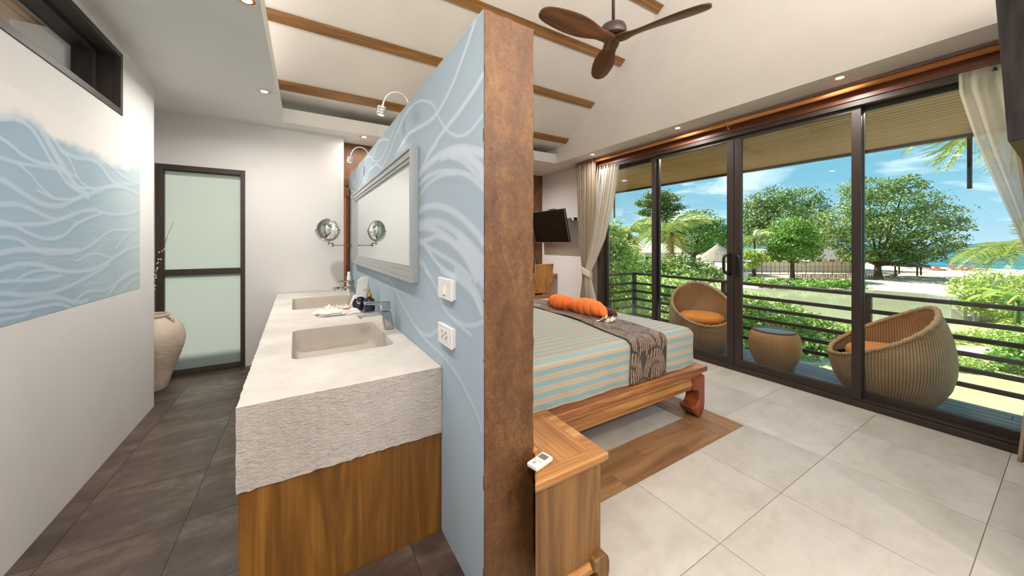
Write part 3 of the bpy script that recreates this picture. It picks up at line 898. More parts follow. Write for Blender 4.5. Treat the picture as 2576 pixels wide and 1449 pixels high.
# outside that window: board eave and a cream end wall
ev = struct(obj('eave', MB().box(-2.6, -1.30, -1.0, 4.6, 2.86, 2.90), M['grout_dark']), 'brown board eave outside the high window', 'eave')
for k in range(9):
    x0 = -2.58 + k * 0.14
    obj('board', MB().box(x0, x0 + 0.130, -1.0, 4.6, 2.84, 2.858), wood('eave_board', (170, 120, 84), (206, 154, 112), (226, 176, 132), 'y', 0.5) if k == 0 else bpy.data.materials['eave_board'], ev)
struct(obj('wall_outside', MB().box(-3.3, -1.66, 4.15, 4.3, 0, 2.84), plaster('cream_outside_wall', (206, 204, 168), 0.05)), 'cream outside wall seen through the high window', 'wall')
struct(obj('bounce_slab', MB().box(-7.0, -2.0, -6.0, 4.15, -0.15, -0.02), plain('pale_bounce_slab', (206, 200, 188), 0.8)), 'unseen pale slab added to bounce light up under the eave', 'bounce_slab')  # unseen slab added so sunlight bounces onto the eave boards
struct(obj('garden_wall', MB().box(-6.0, 0.4, 8.0, 8.2, -0.3, 3.7), plain('cream_garden_wall', (226, 222, 208), 0.9)), 'cream garden wall beyond the frosted door', 'wall')
struct(obj('pool', MB().box(-6.0, 0.4, 5.0, 7.9, -0.3, -0.1), plain('pool_water_blue', (96, 168, 176), 0.2)), 'small blue pool beyond the frosted door', 'pool')
# wooden sliding door leaf edge in the gap beyond the white wall
d3 = struct(thing('door_2', 'orange wooden sliding door leaf in the gap beyond the vanity', 'door', (0.405, 4.72, 0)))
obj('leaf', MB().box(-0.002, 0.032, 0, 0.05, 0, 1.92), M['orangewood'], d3, bev=0.002)
obj('jamb', MB().box(0.036, 0.062, 0.02, 0.1, 0, 1.92), M['redwood'], d3, bev=0.002)
obj('head_block', MB().box(-0.006, 0.066, -0.01, 0.1, 1.92, 2.035), M['redwood'], d3, bev=0.003)

# sliding doors to the balcony
d1 = struct(thing('door_3', 'four-panel bronze aluminium sliding glass door onto the balcony', 'sliding door', (3.87, 0, 0)))
obj('sill', MB().box(0, 0.19, 0.062, 3.86, 0, 0.045).box(0.03, 0.16, 0.062, 3.86, 0.045, 0.06), M['dark_alu'], d1, bev=0.002)
obj('head_track', MB().box(0.0, 0.17, 0.062, 3.86, 2.47, 2.525), M['dark_alu'], d1)
obj('jamb', MB().box(0.0, 0.17, 3.80, 3.87, 0, 2.52), M['dark_alu'], d1, bev=0.002)
obj('jamb', MB().box(0.0, 0.17, 0.062, 0.090, 0, 2.52), M['dark_alu'], d1, bev=0.002)
def panel(y0, y1, x, s0=0.062, s1=0.062):
    p = thing('sliding_panel', None, None, (x, y0, 0), parent=d1)
    W = y1 - y0
    obj('panel_frame', MB().box(0, 0.04, 0, s0, 0.05, 2.48).box(0, 0.04, W - s1, W, 0.05, 2.48).box(0, 0.04, s0, W - s1, 0.05, 0.115).box(0, 0.04, s0, W - s1, 2.43, 2.48), M['dark_alu'], p, bev=0.002)
    obj('glass_pane', MB().box(0.017, 0.023, s0, W - s1, 0.115, 2.43), M['glass'], p)
    return p
pA = panel(2.855, 3.815, 0.09); pB = panel(1.915, 2.925, 0.035, 0.07, 0.05); pC = panel(0.938, 1.908, 0.035, 0.058, 0.066); pD = panel(0.088, 0.998, 0.09)
def dhandle(p, y, sgn):
    m = MB()
    pts = [(-0.004, y, 1.01), (-0.03, y + sgn * 0.012, 1.01), (-0.048, y + sgn * 0.035, 1.03), (-0.052, y + sgn * 0.04, 1.06), (-0.052, y + sgn * 0.04, 1.17), (-0.048, y + sgn * 0.035, 1.20), (-0.03, y + sgn * 0.012, 1.22), (-0.004, y, 1.22)]
    m.tube(pts, 0.0135, 8)
    m.box(-0.006, 0.0, y - 0.016, y + 0.016, 0.995, 1.235)
    obj('handle', m, M['black'], p)
dhandle(pB, 0.035, 1); dhandle(pC, 0.97 - 0.033, -1)
# header board over the doors
struct(obj('trim_1', MB().box(3.89, 3.969, 0.062, 3.88, 2.525, 2.648).box(3.86, 3.969, 0.062, 3.90, 2.512, 2.53).box(3.88, 3.968, 0.062, 3.90, 2.60, 2.649), M['header'], bev=0.003), 'dark wooden header board above the sliding doors', 'trim')

# ------------------------------------------------------------------ balcony
deck = struct(obj('balcony_deck', MB().box(4.06, 5.14, -3.0, 4.24, -0.30, -0.125), M['steel_dark']), 'balcony deck of grey timber boards outside the sliding doors', 'deck')
bw = (5.14 - 4.06) / 11
dm = MB().box(0, bw - 0.011, 0, 2.4, -0.02, 0).mesh('board'); dm.materials.append(M['deckwood'])
for k in range(11):
    y = -3.0 - (k * 0.7) % 2.4
    while y < 4.2:
        a, b = max(y, -3.0), min(y + 2.4, 4.24)
        if b - a > 0.05: inst('board', dm, deck, (4.06 + k * bw, a, -0.1), scale=(1, (b - a - 0.004) / 2.4, 1))
        y += 2.4
soff = struct(obj('balcony_ceiling', MB().box(4.12, 6.40, -3.2, 6.6, 2.58, 2.66).box(6.33, 6.42, -3.2, 6.6, 2.535, 2.68), plain('soffit_backing', (40, 26, 16), 0.9)), 'board ceiling of the balcony eave', 'ceiling')
sm_ = MB().box(0, 0.088, -3.2, 6.6, -0.018, 0).mesh('board'); sm_.materials.append(M['soffit'])
for k in range(22):
    inst('board', sm_, soff, (4.125 + k * 0.1, 0, 2.580))
struct(obj('roof', MB().prism([(4.0, 2.7), (6.7, 2.68), (6.7, 2.74), (4.0, 3.5)], -3.2, 6.6, 'y').box(-2.65, -1.0, -2.0, 4.6, 2.92, 2.98).box(-1.0, 4.1, -2.0, 5.1, 5.2, 5.3), M['roofing']), 'grey roof over the balcony and room', 'roof')
rail = thing('balcony_railing', 'dark steel balcony railing with six horizontal bars', 'railing', (5.10, 0, -0.1))
for y in (4.18, 2.63, 1.17, -0.35, -1.85):
    obj('post', MB().box(-0.028, 0.028, y - 0.028, y + 0.028, -0.1, 0.875), M['steel_dark'], rail, bev=0.003)
for k, z in enumerate((0.895, 0.725, 0.585, 0.445, 0.305, 0.165)):
    h = 0.020 if k else 0.018; x = 0.026 if k else 0.034
    obj('rail_bar', MB().box(-x, x if k == 0 else 0.010, -2.9, 4.21, z - h, z + h), M['steel_dark'], rail, bev=0.003)
    obj('rail_bar', MB().box(-1.0, -0.028, 4.165, 4.195, z - h, z + h), M['steel_dark'], rail, bev=0.003)
for (x, y, lab) in ((6.25, 0.64, 'dark metal tube hanging from the eave near the right curtain'), (6.25, 5.70, 'dark metal tube hanging from the eave by the left curtain')):
    o = thing('hanging_tube', lab, 'tube', (x, y, 1.94), 0)
    obj('tube', MB().tube([(0, 0, 0), (0, 0, 0.6)], 0.019, 10), M['steel_dark'], o)
# ------------------------------------------------------------------ vanity
van = bath('vanity', 'long concrete double-basin vanity on a stained wooden cabinet', 'vanity', 0, 0)
VX0, VX1, VY0, VY1, VZ0, VZ1 = -0.755, -0.002, 0.408, 3.565, 0.462, 0.765
def rrect(x0, x1, y0, y1, r, n=6):
    out = []
    for cx, cy, a0 in ((x1 - r, y0 + r, -90), (x1 - r, y1 - r, 0), (x0 + r, y1 - r, 90), (x0 + r, y0 + r, 180)):
        for k in range(n + 1):
            a = math.radians(a0 + 90 * k / n)
            out.append((cx + r * math.cos(a), cy + r * math.sin(a)))
    return out
basins = [(-0.597, -0.098, 0.885, 1.56), (-0.607, -0.085, 2.38, 3.11)]
rj = random.Random(12)
def edge_pts(x0, x1, y0, y1, step=0.02, amp=0.0022):
    pts = []
    def seg(ax, ay, bx, by):
        n = max(2, int(math.hypot(bx - ax, by - ay) / step))
        for i in range(n):
            t = i / n
            pts.append((ax + (bx - ax) * t + rj.uniform(-amp, amp), ay + (by - ay) * t + rj.uniform(-amp, amp)))
    seg(x0, y0, x1, y0); seg(x1, y0, x1, y1); seg(x1, y1, x0, y1); seg(x0, y1, x0, y0)
    return pts
out_t = edge_pts(VX0, VX1, VY0, VY1)
bm = bmesh.new(); es = []
for loop in [out_t] + [rrect(*b, 0.05) for b in basins]:
    vs = [bm.verts.new((p[0], p[1], VZ1)) for p in loop]
    es += [bm.edges.new((vs[i], vs[(i + 1) % len(vs)])) for i in range(len(vs))]
bmesh.ops.triangle_fill(bm, use_beauty=True, edges=es)
bmesh.ops.recalc_face_normals(bm, faces=bm.faces)
if sum(f.normal.z for f in bm.faces) < 0: bmesh.ops.reverse_faces(bm, faces=bm.faces)
me = bpy.data.meshes.new('countertop'); bm.to_mesh(me); bm.free(); me.materials.append(M['concrete_top'])
ctop = bpy.data.objects.new('countertop', me); C.objects.link(ctop); ctop.parent = van
mb = MB(); n = len(out_t); rows = 8; vs = []
for k in range(rows + 1):
    for i, p in enumerate(out_t):
        j = 0 if k == 0 else rj.uniform(-0.0012, 0.0012)
        z = VZ1 - (VZ1 - VZ0) * k / rows + (rj.uniform(-0.003, 0.003) if k == rows else 0)
        vs.append((p[0] + j, p[1] + j, z))
fs = [(k * n + i, k * n + (i + 1) % n, (k + 1) * n + (i + 1) % n, (k + 1) * n + i) for k in range(rows) for i in range(n)]
fs.append(tuple(rows * n + i for i in range(n)))
mb.add(vs, fs)
obj('apron', mb, M['concrete'], van)
for b in basins:
    mb = MB(); loops = []
    for dz, ins, r in ((0, 0, 0.05), (-0.004, 0.003, 0.05), (-0.05, 0.010, 0.05), (-0.10, 0.020, 0.05), (-0.125, 0.034, 0.05), (-0.134, 0.06, 0.04)):
        loops.append([(x, y, VZ1 + dz) for x, y in rrect(b[0] + ins, b[1] - ins, b[2] + ins, b[3] - ins, r)])
    n = len(loops[0]); vs = [v for l in loops for v in l]
    fs = [(k * n + i, k * n + (i + 1) % n, (k + 1) * n + (i + 1) % n, (k + 1) * n + i) for k in range(len(loops) - 1) for i in range(n)]
    fs.append(tuple((len(loops) - 1) * n + i for i in range(n)))
    mb.add(vs, fs, True)
    bo = obj('basin', mb, M['basin'], van, fixn=False)
    obj('drain', MB().lathe([(0.0001, 0.0), (0.026, 0.0), (0.028, -0.003)], 20, ((b[0] + b[1]) / 2, (b[2] + b[3]) / 2, VZ1 - 0.130)), M['chrome'], bo)
obj('cabinet', MB().box(VX0 + 0.006, VX1, VY0 + 0.008, VY1, 0.0, VZ0 + 0.004), M['vanitywood'], van, bev=0.002)

def faucet(x, y, lab):
    f = bath('faucet', lab, 'faucet', x, y, VZ1, 0, 'basin mixer taps')
    w = 0.024
    obj('body', MB().prism([(-0.030, 0), (0.030, 0), (0.008, 0.125), (-0.048, 0.125)], -w, w, 'y'), M['chrome'], f, bev=0.006)
    obj('spout', MB().prism([(-0.195, 0.106), (-0.188, 0.098), (-0.02, 0.100), (0.0, 0.128), (-0.19, 0.124), (-0.197, 0.118)], -0.020, 0.020, 'y').tube([(-0.175, 0, 0.100), (-0.175, 0, 0.090)], 0.011, 12), M['chrome'], f, bev=0.003)
    obj('handle', MB().prism([(-0.050, 0.136), (0.008, 0.134), (0.004, 0.186), (-0.150, 0.184), (-0.152, 0.178), (-0.052, 0.166)], -0.023, 0.023, 'y'), M['chrome'], f, bev=0.003)
    return f
faucet(-0.048, 1.275, 'chrome lever tap at the near basin by the soap bottle')
faucet(-0.060, 2.86, 'chrome lever tap at the far basin against the wooden door leaf')

# coaster, soap bottle, jar, paper roll, bottle
c0 = bath('coaster', 'round woven cork-coloured coaster under the navy soap bottle', 'coaster', -0.066, 1.865, VZ1 + 0.0005)
obj('mat', MB().lathe([(0.0001, 0.006), (0.052, 0.007), (0.0555, 0.004), (0.053, 0)], 36), wicker('coaster_weave', 30, 6, (150, 96, 60), (190, 134, 90), (214, 166, 122)), c0)
sb = bath('soap_bottle', 'navy glazed soap bottle with a gold pump on the coaster', 'soap dispenser', -0.070, 1.872, VZ1 + 0.0075)
obj('bottle', MB().lathe([(0.0001, 0), (0.036, 0), (0.042, 0.006), (0.044, 0.05), (0.044, 0.085), (0.041, 0.102), (0.032, 0.116), (0.018, 0.124), (0.016, 0.130)], 36), M['navy'], sb)
obj('speckled_band', MB().lathe([(0.0445, 0.074), (0.0449, 0.078), (0.0445, 0.092), (0.043, 0.097)], 36), plain('speckled_glaze', (150, 150, 136), 0.3), sb)
pm = MB().lathe([(0.0001, 0.128), (0.019, 0.128), (0.020, 0.140), (0.017, 0.152), (0.009, 0.160), (0.006, 0.166), (0.006, 0.182), (0.009, 0.186), (0.009, 0.194), (0.0001, 0.196)], 20)
pm.tube([(0, 0, 0.186), (-0.022, 0.012, 0.188), (-0.040, 0.022, 0.184)], [0.005, 0.004, 0.003], 8)
obj('pump', pm, M['gold'], sb)
jr = bath('lidded_jar', 'round navy ridged jar with pale rims behind the near tap', 'jar', -0.120, 2.02, VZ1 + 0.001)
Mj = Matrix.Translation((0, 0, 0.062)) @ Matrix.Rotation(math.radians(74), 4, 'X')
obj('jar', MB().lathe([(0.0001, -0.03), (0.040, -0.03), (0.058, -0.020), (0.061, -0.008), (0.057, 0.0), (0.061, 0.008), (0.058, 0.020), (0.04, 0.03), (0.0001, 0.032)], 36, M=Mj), M['navy'], jr)
rm = MB()
for z in (-0.019, 0.0, 0.019):
    rm.tube([Mj @ Vector((0.0595 * math.cos(a), 0.0595 * math.sin(a), z)) for a in [2 * PI * k / 36 for k in range(36)]], 0.0016, 6, closed=True)
obj('rim', rm, plain('pale_rim_glaze', (176, 184, 186), 0.2), jr)
pr = bath('paper_roll', 'tall white folded paper standing behind the navy jar', 'paper', -0.075, 2.33, VZ1 + 0.001)
mb = MB()
for i, (dx, an, h, w_) in enumerate(((0.0, 9, 0.27, 0.042), (0.012, 13, 0.262, 0.036), (-0.014, 6, 0.25, 0.034))):
    Mx = Matrix.Translation((dx, 0.006 * i, 0)) @ Matrix.Rotation(math.radians(an), 4, 'Y') @ Matrix.Rotation(math.radians(18 * i), 4, 'Z')
    mb.prism([(-w_, 0.02), (w_ * 0.9, 0.02), (w_, h), (-w_ * 0.8, h - 0.012)], -0.006, 0.006, 'y', Mx)
obj('folded_sheet', mb, M['napkin'], pr, bev=0.002)
mb = MB()
def crump(u, v):
    a = 2 * PI * u; r = 0.055 * (1 - 0.35 * v) * (1 + 0.22 * math.sin(5 * a + 3 * v) + 0.1 * math.sin(9 * a))
    return (r * math.cos(a) - 0.02, r * math.sin(a) * 0.8, 0.085 * v + 0.012 * math.sin(7 * a))
mb.grid(lambda u, v: crump(u, v), 40, 6)
obj('crumpled_wrapper', mb, M['napkin'], pr, solid=0.002, fixn=False)
wb = bath('slim_bottle', 'slim white plastic bottle at the far end of the vanity', 'bottle', -0.045, 3.36, VZ1 + 0.0005)
obj('bottle', MB().lathe([(0.0001, 0), (0.022, 0), (0.024, 0.01), (0.024, 0.17), (0.018, 0.19)], 24), M['whiteplastic'], wb)
obj('cap', MB().lathe([(0.018, 0.188), (0.019, 0.19), (0.017, 0.235), (0.0001, 0.24)], 20), M['whiteplastic'], wb)

# folded hand towel with print and petals
tw = bath('hand_towel', 'folded white hand towel with a small orange-red print between the basins', 'towel', -0.290, 2.02, VZ1 + 0.001, 0.10)
def towel_layer(z0, s, ph, th):
    def f(u, v):
        x = (u - 0.5) * 0.31 * s; y = (v - 0.5) * 0.20 * s
        e = min(u, 1 - u, v, 1 - v)
        r = min(1, e / 0.06)
        lip = 0.006 * math.sin(u * 17 + ph) * (1 - r)
        return (x + 0.012 * math.sin(v * 5 + ph), y + 0.014 * math.sin(u * 6 + ph) + lip, z0 + th * math.sqrt(max(0, 1 - (1 - r) ** 2)) + 0.004 * math.sin(u * 9 + ph) * math.sin(v * 7 + ph))
    return f
mb = MB()
mb.grid(towel_layer(0.002, 1.0, 0.4, 0.012), 36, 24).grid(towel_layer(0.012, 0.97, 1.7, 0.013), 36, 24).grid(towel_layer(0.024, 0.93, 2.6, 0.012), 36, 24)
mb.box(-0.13, 0.13, -0.08, 0.08, 0.0, 0.012)
obj('folded_layers', mb, M['towel_white'], tw, fixn=False)
mb = MB()
for k in range(7):
    a = math.radians(-70 + 38 * k); r = 0.026 + 0.007 * (k % 3)
    Mx = Matrix.Translation((0.055, -0.048, 0.0395)) @ Matrix.Rotation(a, 4, 'Z')
    mb.prism([(0.003, -0.0035), (r * 0.7, -0.007), (r, 0), (r * 0.7, 0.007), (0.003, 0.0035)], 0, 0.0012, 'z', Mx)
obj('printed_mark', mb, M['redprint'], tw)
def petals(name, label, par_fn, x, y, z, s=1.0, rot=0.0, tilt=0.0, group=None):
    f = par_fn(name, label, 'flower', x, y, z, rot, group)
    for k in range(5):
        mbp = MB(); a = 2 * PI * k / 5
        Mx = Matrix.Rotation(tilt, 4, 'X') @ Matrix.Rotation(a, 4, 'Z')
        def pf(u, v):
            r = 0.036 * s * v
            wd = 0.014 * s * math.sin(PI * min(1, v * 0.92 + 0.05)) ** 0.8
            return tuple(Mx @ Vector((r, (u - 0.5) * 2 * wd + 0.006 * s * v * v, 0.006 * s + 0.016 * s * v * v * (1 - 0.3 * v) - 0.010 * s * abs(u - 0.5) * 2 * v)))
        mbp.grid(pf, 4, 7)
        obj('petal', mbp, M['petal'], f, solid=0.0012, fixn=False)
    obj('flower_centre', MB().lathe([(0.0001, 0.011 * s), (0.005 * s, 0.0105 * s), (0.008 * s, 0.007 * s), (0.002 * s, 0.001)], 12, M=Matrix.Rotation(tilt, 4, 'X')), M['petal_c'], f)
    return f
def wp(name, label, cat, x, y, z, rot, group): return thing(name, label, cat, (x, y, z), rot, group)
petals('frangipani', 'leftmost cream frangipani on the white hand towel', bath, -0.345, 2.05, VZ1 + 0.040, 1.15, 0.3, 0.5, 'petals on the hand towel')
petals('frangipani', 'middle cream frangipani on the white hand towel', bath, -0.265, 2.055, VZ1 + 0.040, 1.0, 1.2, 0.3, 'petals on the hand towel')
petals('frangipani', 'rightmost cream frangipani on the towel, next to the navy jar', bath, -0.200, 2.04, VZ1 + 0.040, 1.05, 2.0, 0.4, 'petals on the hand towel')

# ------------------------------------------------------------------ wall mirror, magnifying mirror, switches, gooseneck lamps
silver = NM('silver_leaf_frame', 0.32, 0.55, (178, 182, 183))
silver.bump(silver.noise(silver.coord('Object', (30, 2, 30)), 6, 3), 0.15, 0.002)
mi = bath('wall_mirror', 'large wall mirror in a stepped silver frame on the mural wall', 'mirror', 0, 0)
my0, my1, mz0, mz1 = 0.770, 3.080, 1.122, 1.884
def frame_ring(mb, a, b, x):
    y0, y1, z0, z1 = my0 + a, my1 - a, mz0 + a, mz1 - a
    d = b - a
    for p in ([(y0, z0), (y0 + d, z0 + d), (y0 + d, z1 - d), (y0, z1)], [(y1, z0), (y1, z1), (y1 - d, z1 - d), (y1 - d, z0 + d)],
              [(y0, z1), (y0 + d, z1 - d), (y1 - d, z1 - d), (y1, z1)], [(y0, z0), (y1, z0), (y1 - d, z0 + d), (y0 + d, z0 + d)]):
        mb.prism(p, x, 0.0, 'x')
mb = MB()
frame_ring(mb, 0.0, 0.020, -0.046); frame_ring(mb, 0.020, 0.055, -0.038); frame_ring(mb, 0.055, 0.078, -0.030); frame_ring(mb, 0.078, 0.088, -0.022)
obj('frame', mb, silver.m, mi, bev=0.002)
obj('mirror_glass', MB().box(-0.016, -0.012, my0 + 0.085, my1 - 0.085, mz0 + 0.085, mz1 - 0.085), M['mirror'], mi)

mg = bath('magnifying_mirror', 'round chrome magnifying mirror on a folding wall arm', 'mirror', 0, 0)
ay = 3.235
mb = MB().lathe([(0.0001, 0.0), (0.034, 0.0), (0.034, 0.006), (0.012, 0.014), (0.0001, 0.014)], 24, M=Matrix.Translation((0, ay, 1.315)) @ Matrix.Rotation(-PI / 2, 4, 'Y'))
for z in (1.290, 1.315, 1.340): mb.tube([(-0.024, ay, z - 0.009), (-0.024, ay, z + 0.009)], 0.010, 12)
obj('wall_bracket', mb, M['nickel'], mg)
mb = MB().tube([(-0.024, ay, 1.316), (-0.225, ay, 1.316)], 0.006, 10).tube([(-0.226, ay, 1.300), (-0.226, ay, 1.345)], 0.009, 12)
mb.tube([(-0.226, ay, 1.340), (-0.265, ay - 0.02, 1.342)], 0.006, 10).tube([(-0.268, ay - 0.02, 1.325), (-0.268, ay - 0.02, 1.362)], 0.009, 12)
obj('folding_arm', mb, M['nickel'], mg)
mc = Vector((-0.276, ay - 0.02, 1.490)); R = 0.118
Mm = Matrix.Translation(mc) @ Matrix.Rotation(math.radians(-30), 4, 'Z') @ Matrix.Rotation(PI / 2, 4, 'X') @ Matrix.Rotation(math.radians(3), 4, 'X')
obj('mirror_rim', MB().tube([Mm @ Vector((R * math.cos(a), R * math.sin(a), 0)) for a in [2 * PI * k / 48 for k in range(48)]], 0.006, 8, closed=True), M['nickel'], mg)
obj('mirror_disc', MB().lathe([(0.0001, 0.004), (R - 0.002, 0.004), (R - 0.002, -0.004), (0.0001, -0.004)], 48, M=Mm), M['mirror'], mg)
Yk = Matrix.Translation(mc) @ Matrix.Rotation(math.radians(-30), 4, 'Z')
mb = MB().tube([Yk @ Vector(((R + 0.016) * math.cos(a), 0.0, (R + 0.012) * math.sin(a))) for a in [PI + PI * k / 20 for k in range(21)]], 0.0035, 8)
for s in (-1, 1): mb.lathe([(0.0001, -0.006), (0.007, -0.005), (0.007, 0.005), (0.0001, 0.006)], 12, M=Yk @ Matrix.Translation((s * (R + 0.014), 0, 0)) @ Matrix.Rotation(PI / 2, 4, 'Y'))
obj('yoke', mb, M['nickel'], mg)

for (y0, y1, z0, z1, nm, lab) in ((0.246, 0.408, 1.092, 1.186, 'light_switch', 'white plate with one rocker switch beside the mirror'), (0.246, 0.408, 0.887, 0.978, 'power_outlet', 'white double power outlet plate below the light switch')):
    p = bath(nm, lab, 'switch' if nm == 'light_switch' else 'outlet', 0, y0, z0)
    W_, H_ = y1 - y0, z1 - z0
    obj('backing_box', MB().box(-0.012, 0.0, 0.006, W_ - 0.006, 0.006, H_ - 0.006), M['whiteplastic'], p)
    obj('plate', MB().box(-0.022, -0.010, 0, W_, 0, H_), M['whiteplastic'], p, bev=0.004, seg=3)
    if nm == 'light_switch':
        obj('rocker', MB().prism([(-0.022, 0.020), (-0.030, 0.024), (-0.024, H_ - 0.022), (-0.022, H_ - 0.020)], W_ * 0.42, W_ * 0.58, 'y'), M['whiteplastic'], p)
        obj('rocker_gap', MB().box(-0.0225, -0.0215, W_ * 0.41, W_ * 0.59, 0.018, 0.0205).box(-0.0225, -0.0215, W_ * 0.41, W_ * 0.59, H_ - 0.0205, H_ - 0.019).box(-0.0262, -0.0240, W_ * 0.49, W_ * 0.51, H_ - 0.030, H_ - 0.027), M['slot'], p)['kind'] = 'stuff'
    else:
        obj('socket_face', MB().box(-0.0235, -0.021, W_ * 0.19, W_ * 0.76, 0.020, H_ - 0.020), M['whiteplastic'], p, bev=0.001)
        mb = MB()
        for cy in (W_ * 0.38, W_ * 0.64):
            mb.box(-0.0240, -0.0230, cy - 0.003, cy + 0.003, H_ * 0.60, H_ * 0.72).box(-0.0240, -0.0230, cy - 0.003, cy + 0.003, H_ * 0.32, H_ * 0.44)
            mb.tube([(-0.0240, cy - 0.016, H_ * 0.5), (-0.0230, cy - 0.016, H_ * 0.5)], 0.004, 10)
        obj('socket_holes', mb, M['slot'], p)['kind'] = 'stuff'

def goose(L, lab):
    g = bath('gooseneck_lamp', lab, 'lamp', 0.03, L, 2.193, 0, 'gooseneck lamps on the partition wall')
    pts = [(0, 0, 0), (0.004, 0, 0.03), (-0.004, 0, 0.06), (-0.026, 0, 0.086), (-0.062, 0, 0.098), (-0.098, 0, 0.090), (-0.128, 0, 0.064), (-0.146, 0, 0.026), (-0.155, 0, -0.012)]
    P = smooth_line(pts, 5)
    obj('base', MB().lathe([(0.0001, 0), (0.024, 0), (0.024, 0.006), (0.009, 0.010), (0.0001, 0.010)], 20), M['lampmetal'], g)
    obj('neck', MB().tube([tuple(p) for p in P], 0.0052, 10), M['lampmetal'], g)
    Mh = Matrix.Translation((-0.158, 0, -0.012)) @ Matrix.Rotation(math.radians(8), 4, 'Y')
    hd = MB().lathe([(0.008, 0.002), (0.0245, 0.0), (0.0255, -0.003), (0.0255, -0.016), (0.0240, -0.017), (0.0240, -0.019), (0.0255, -0.020), (0.0255, -0.032), (0.0240, -0.033), (0.0240, -0.035), (0.0255, -0.036), (0.0255, -0.052), (0.021, -0.054), (0.019, -0.049)], 28, M=Mh)
    h = obj('lamp_head', hd, M['lampmetal'], g)
    obj('bulb', MB().lathe([(0.0001, -0.0505), (0.019, -0.0505), (0.019, -0.048), (0.0001, -0.048)], 24, M=Mh), M['lampglow'], h)
    ld = bpy.data.lights.new('bulb_light', 'SPOT'); ld.energy = GOOSE_W; ld.spot_size = math.radians(110); ld.spot_blend = 0.7; ld.color = (1, 0.86, 0.68); ld.shadow_soft_size = 0.02
    lo = bpy.data.objects.new('bulb_light', ld); C.objects.link(lo); lo.parent = g; lo.location = (-0.166, 0, -0.07)
goose(1.10, 'nearer gooseneck lamp arching over the mural wall above the mirror')
goose(2.56, 'farther gooseneck lamp arching over the mural wall by the bronze wall')

# ------------------------------------------------------------------ recessed lamps
def downlight(x, y, z, lab, watts=None, lit=True, r=0.048, pale=False):
    d = thing('ceiling_light', lab, 'ceiling light', (x, y, z), 0, 'recessed ceiling lights' if not pale else 'recessed lights in the balcony ceiling')
    obj('trim_ring', MB().lathe([(r + 0.010, -0.0015), (r + 0.010, -0.004), (r - 0.006, -0.006), (r - 0.010, 0.002)], 32), M['whiteplastic'] if pale else M['ceil'], d)
    obj('reflector', MB().lathe([(r - 0.008, -0.003), (r - 0.018, 0.000), (0.012, 0.002)], 32), M['copper'], d, fixn=False)
    obj('bulb', MB().lathe([(0.0001, -0.0045), (0.026, -0.0045), (0.029, -0.001)], 20), M['lampglow'] if lit else M['whiteplastic'], d)
    if watts:
        ld = bpy.data.lights.new('lamp_light', 'AREA'); ld.shape = 'DISK'; ld.size = 0.09; ld.energy = watts; ld.color = (1.0, 0.955, 0.90); ld.spread = math.radians(165)
        lo = bpy.data.objects.new('lamp_light', ld); C.objects.link(lo); lo.parent = d; lo.location = (0, 0, -0.012)
W_ = DOWNLIGHT_W; BW_ = W_ * 0.19
downlight(-0.303, 3.64, ZS, 'recessed light over the vanity near its far basin', W_ * 0.42)
downlight(-0.271, 2.32, ZS, 'recessed light over the vanity near its front end', W_ * 0.07)
downlight(-0.271, 0.95, ZS, 'unseen recessed fill light added in the washroom border', BW_)  # out of view, added as washroom fill
downlight(-0.271, -0.5, ZS, 'unseen recessed fill light added in the washroom border behind the camera', W_ * 0.5)  # extra lamp behind the camera, added to brighten the washroom
downlight(0.62, 4.56, ZS, 'recessed light in front of the bronze wall at the far end', W_ * 0.10)
downlight(2.3, 4.9, ZS, 'unseen recessed fill light added on the writing desk side', W_ * 0.9)  # hidden by the partition, added to raise the bedroom light
downlight(3.62, 3.72, ZS, 'recessed light above the left curtain', W_ * 0.09)
downlight(3.62, 2.37, ZS, 'recessed light above the middle of the curtain rod', W_ * 0.16)
downlight(3.62, 0.99, ZS, 'recessed light above the right end of the curtain rod', W_ * 0.16)
for x, y in ((0.6, -1.5), (1.6, -1.5), (2.8, -1.5)):  # three out-of-view lamps added as fill from the rear
    downlight(x, y, ZS, {0.6: 'first', 1.6: 'second', 2.8: 'third'}[x] + ' unseen recessed fill light added behind the camera', W_ * 0.4)
downlight(4.205, 2.777, 2.564, 'pale recessed light in the balcony ceiling, left', 9, True, 0.05, True)
downlight(4.215, 0.833, 2.564, 'pale recessed light in the balcony ceiling, right', 9, True, 0.05, True)
# unseen fill strips added behind the ceiling lip to brighten the vault
def strip(x, y, L, rot, lab, e):
    s = thing('cove_fill_strip', lab, 'lamp', (x, y, ZL + 0.001), rot, 'fill strips added in the cove')
    obj('channel', MB().box(-0.02, 0.02, -L / 2, L / 2, 0, 0.02), M['whiteplastic'], s)
    ld = bpy.data.lights.new('fill_strip_light', 'AREA'); ld.shape = 'RECTANGLE'; ld.size = 0.03; ld.size_y = L; ld.energy = e * L; ld.color = (1.0, 0.955, 0.91)
    lo = bpy.data.objects.new('fill_strip_light', ld); C.objects.link(lo); lo.parent = s; lo.location = (0, 0, 0.03); lo.rotation_euler = (PI, 0, 0)
strip(-0.55, 2.0, 4.0, 0, 'long unseen fill strip added behind the washroom side ceiling lip', FILL_STRIP_W * 0.18)
strip(1.7, -1.6, 4.2, PI / 2, 'long unseen fill strip added behind the rear ceiling lip', FILL_STRIP_W * 5.0)
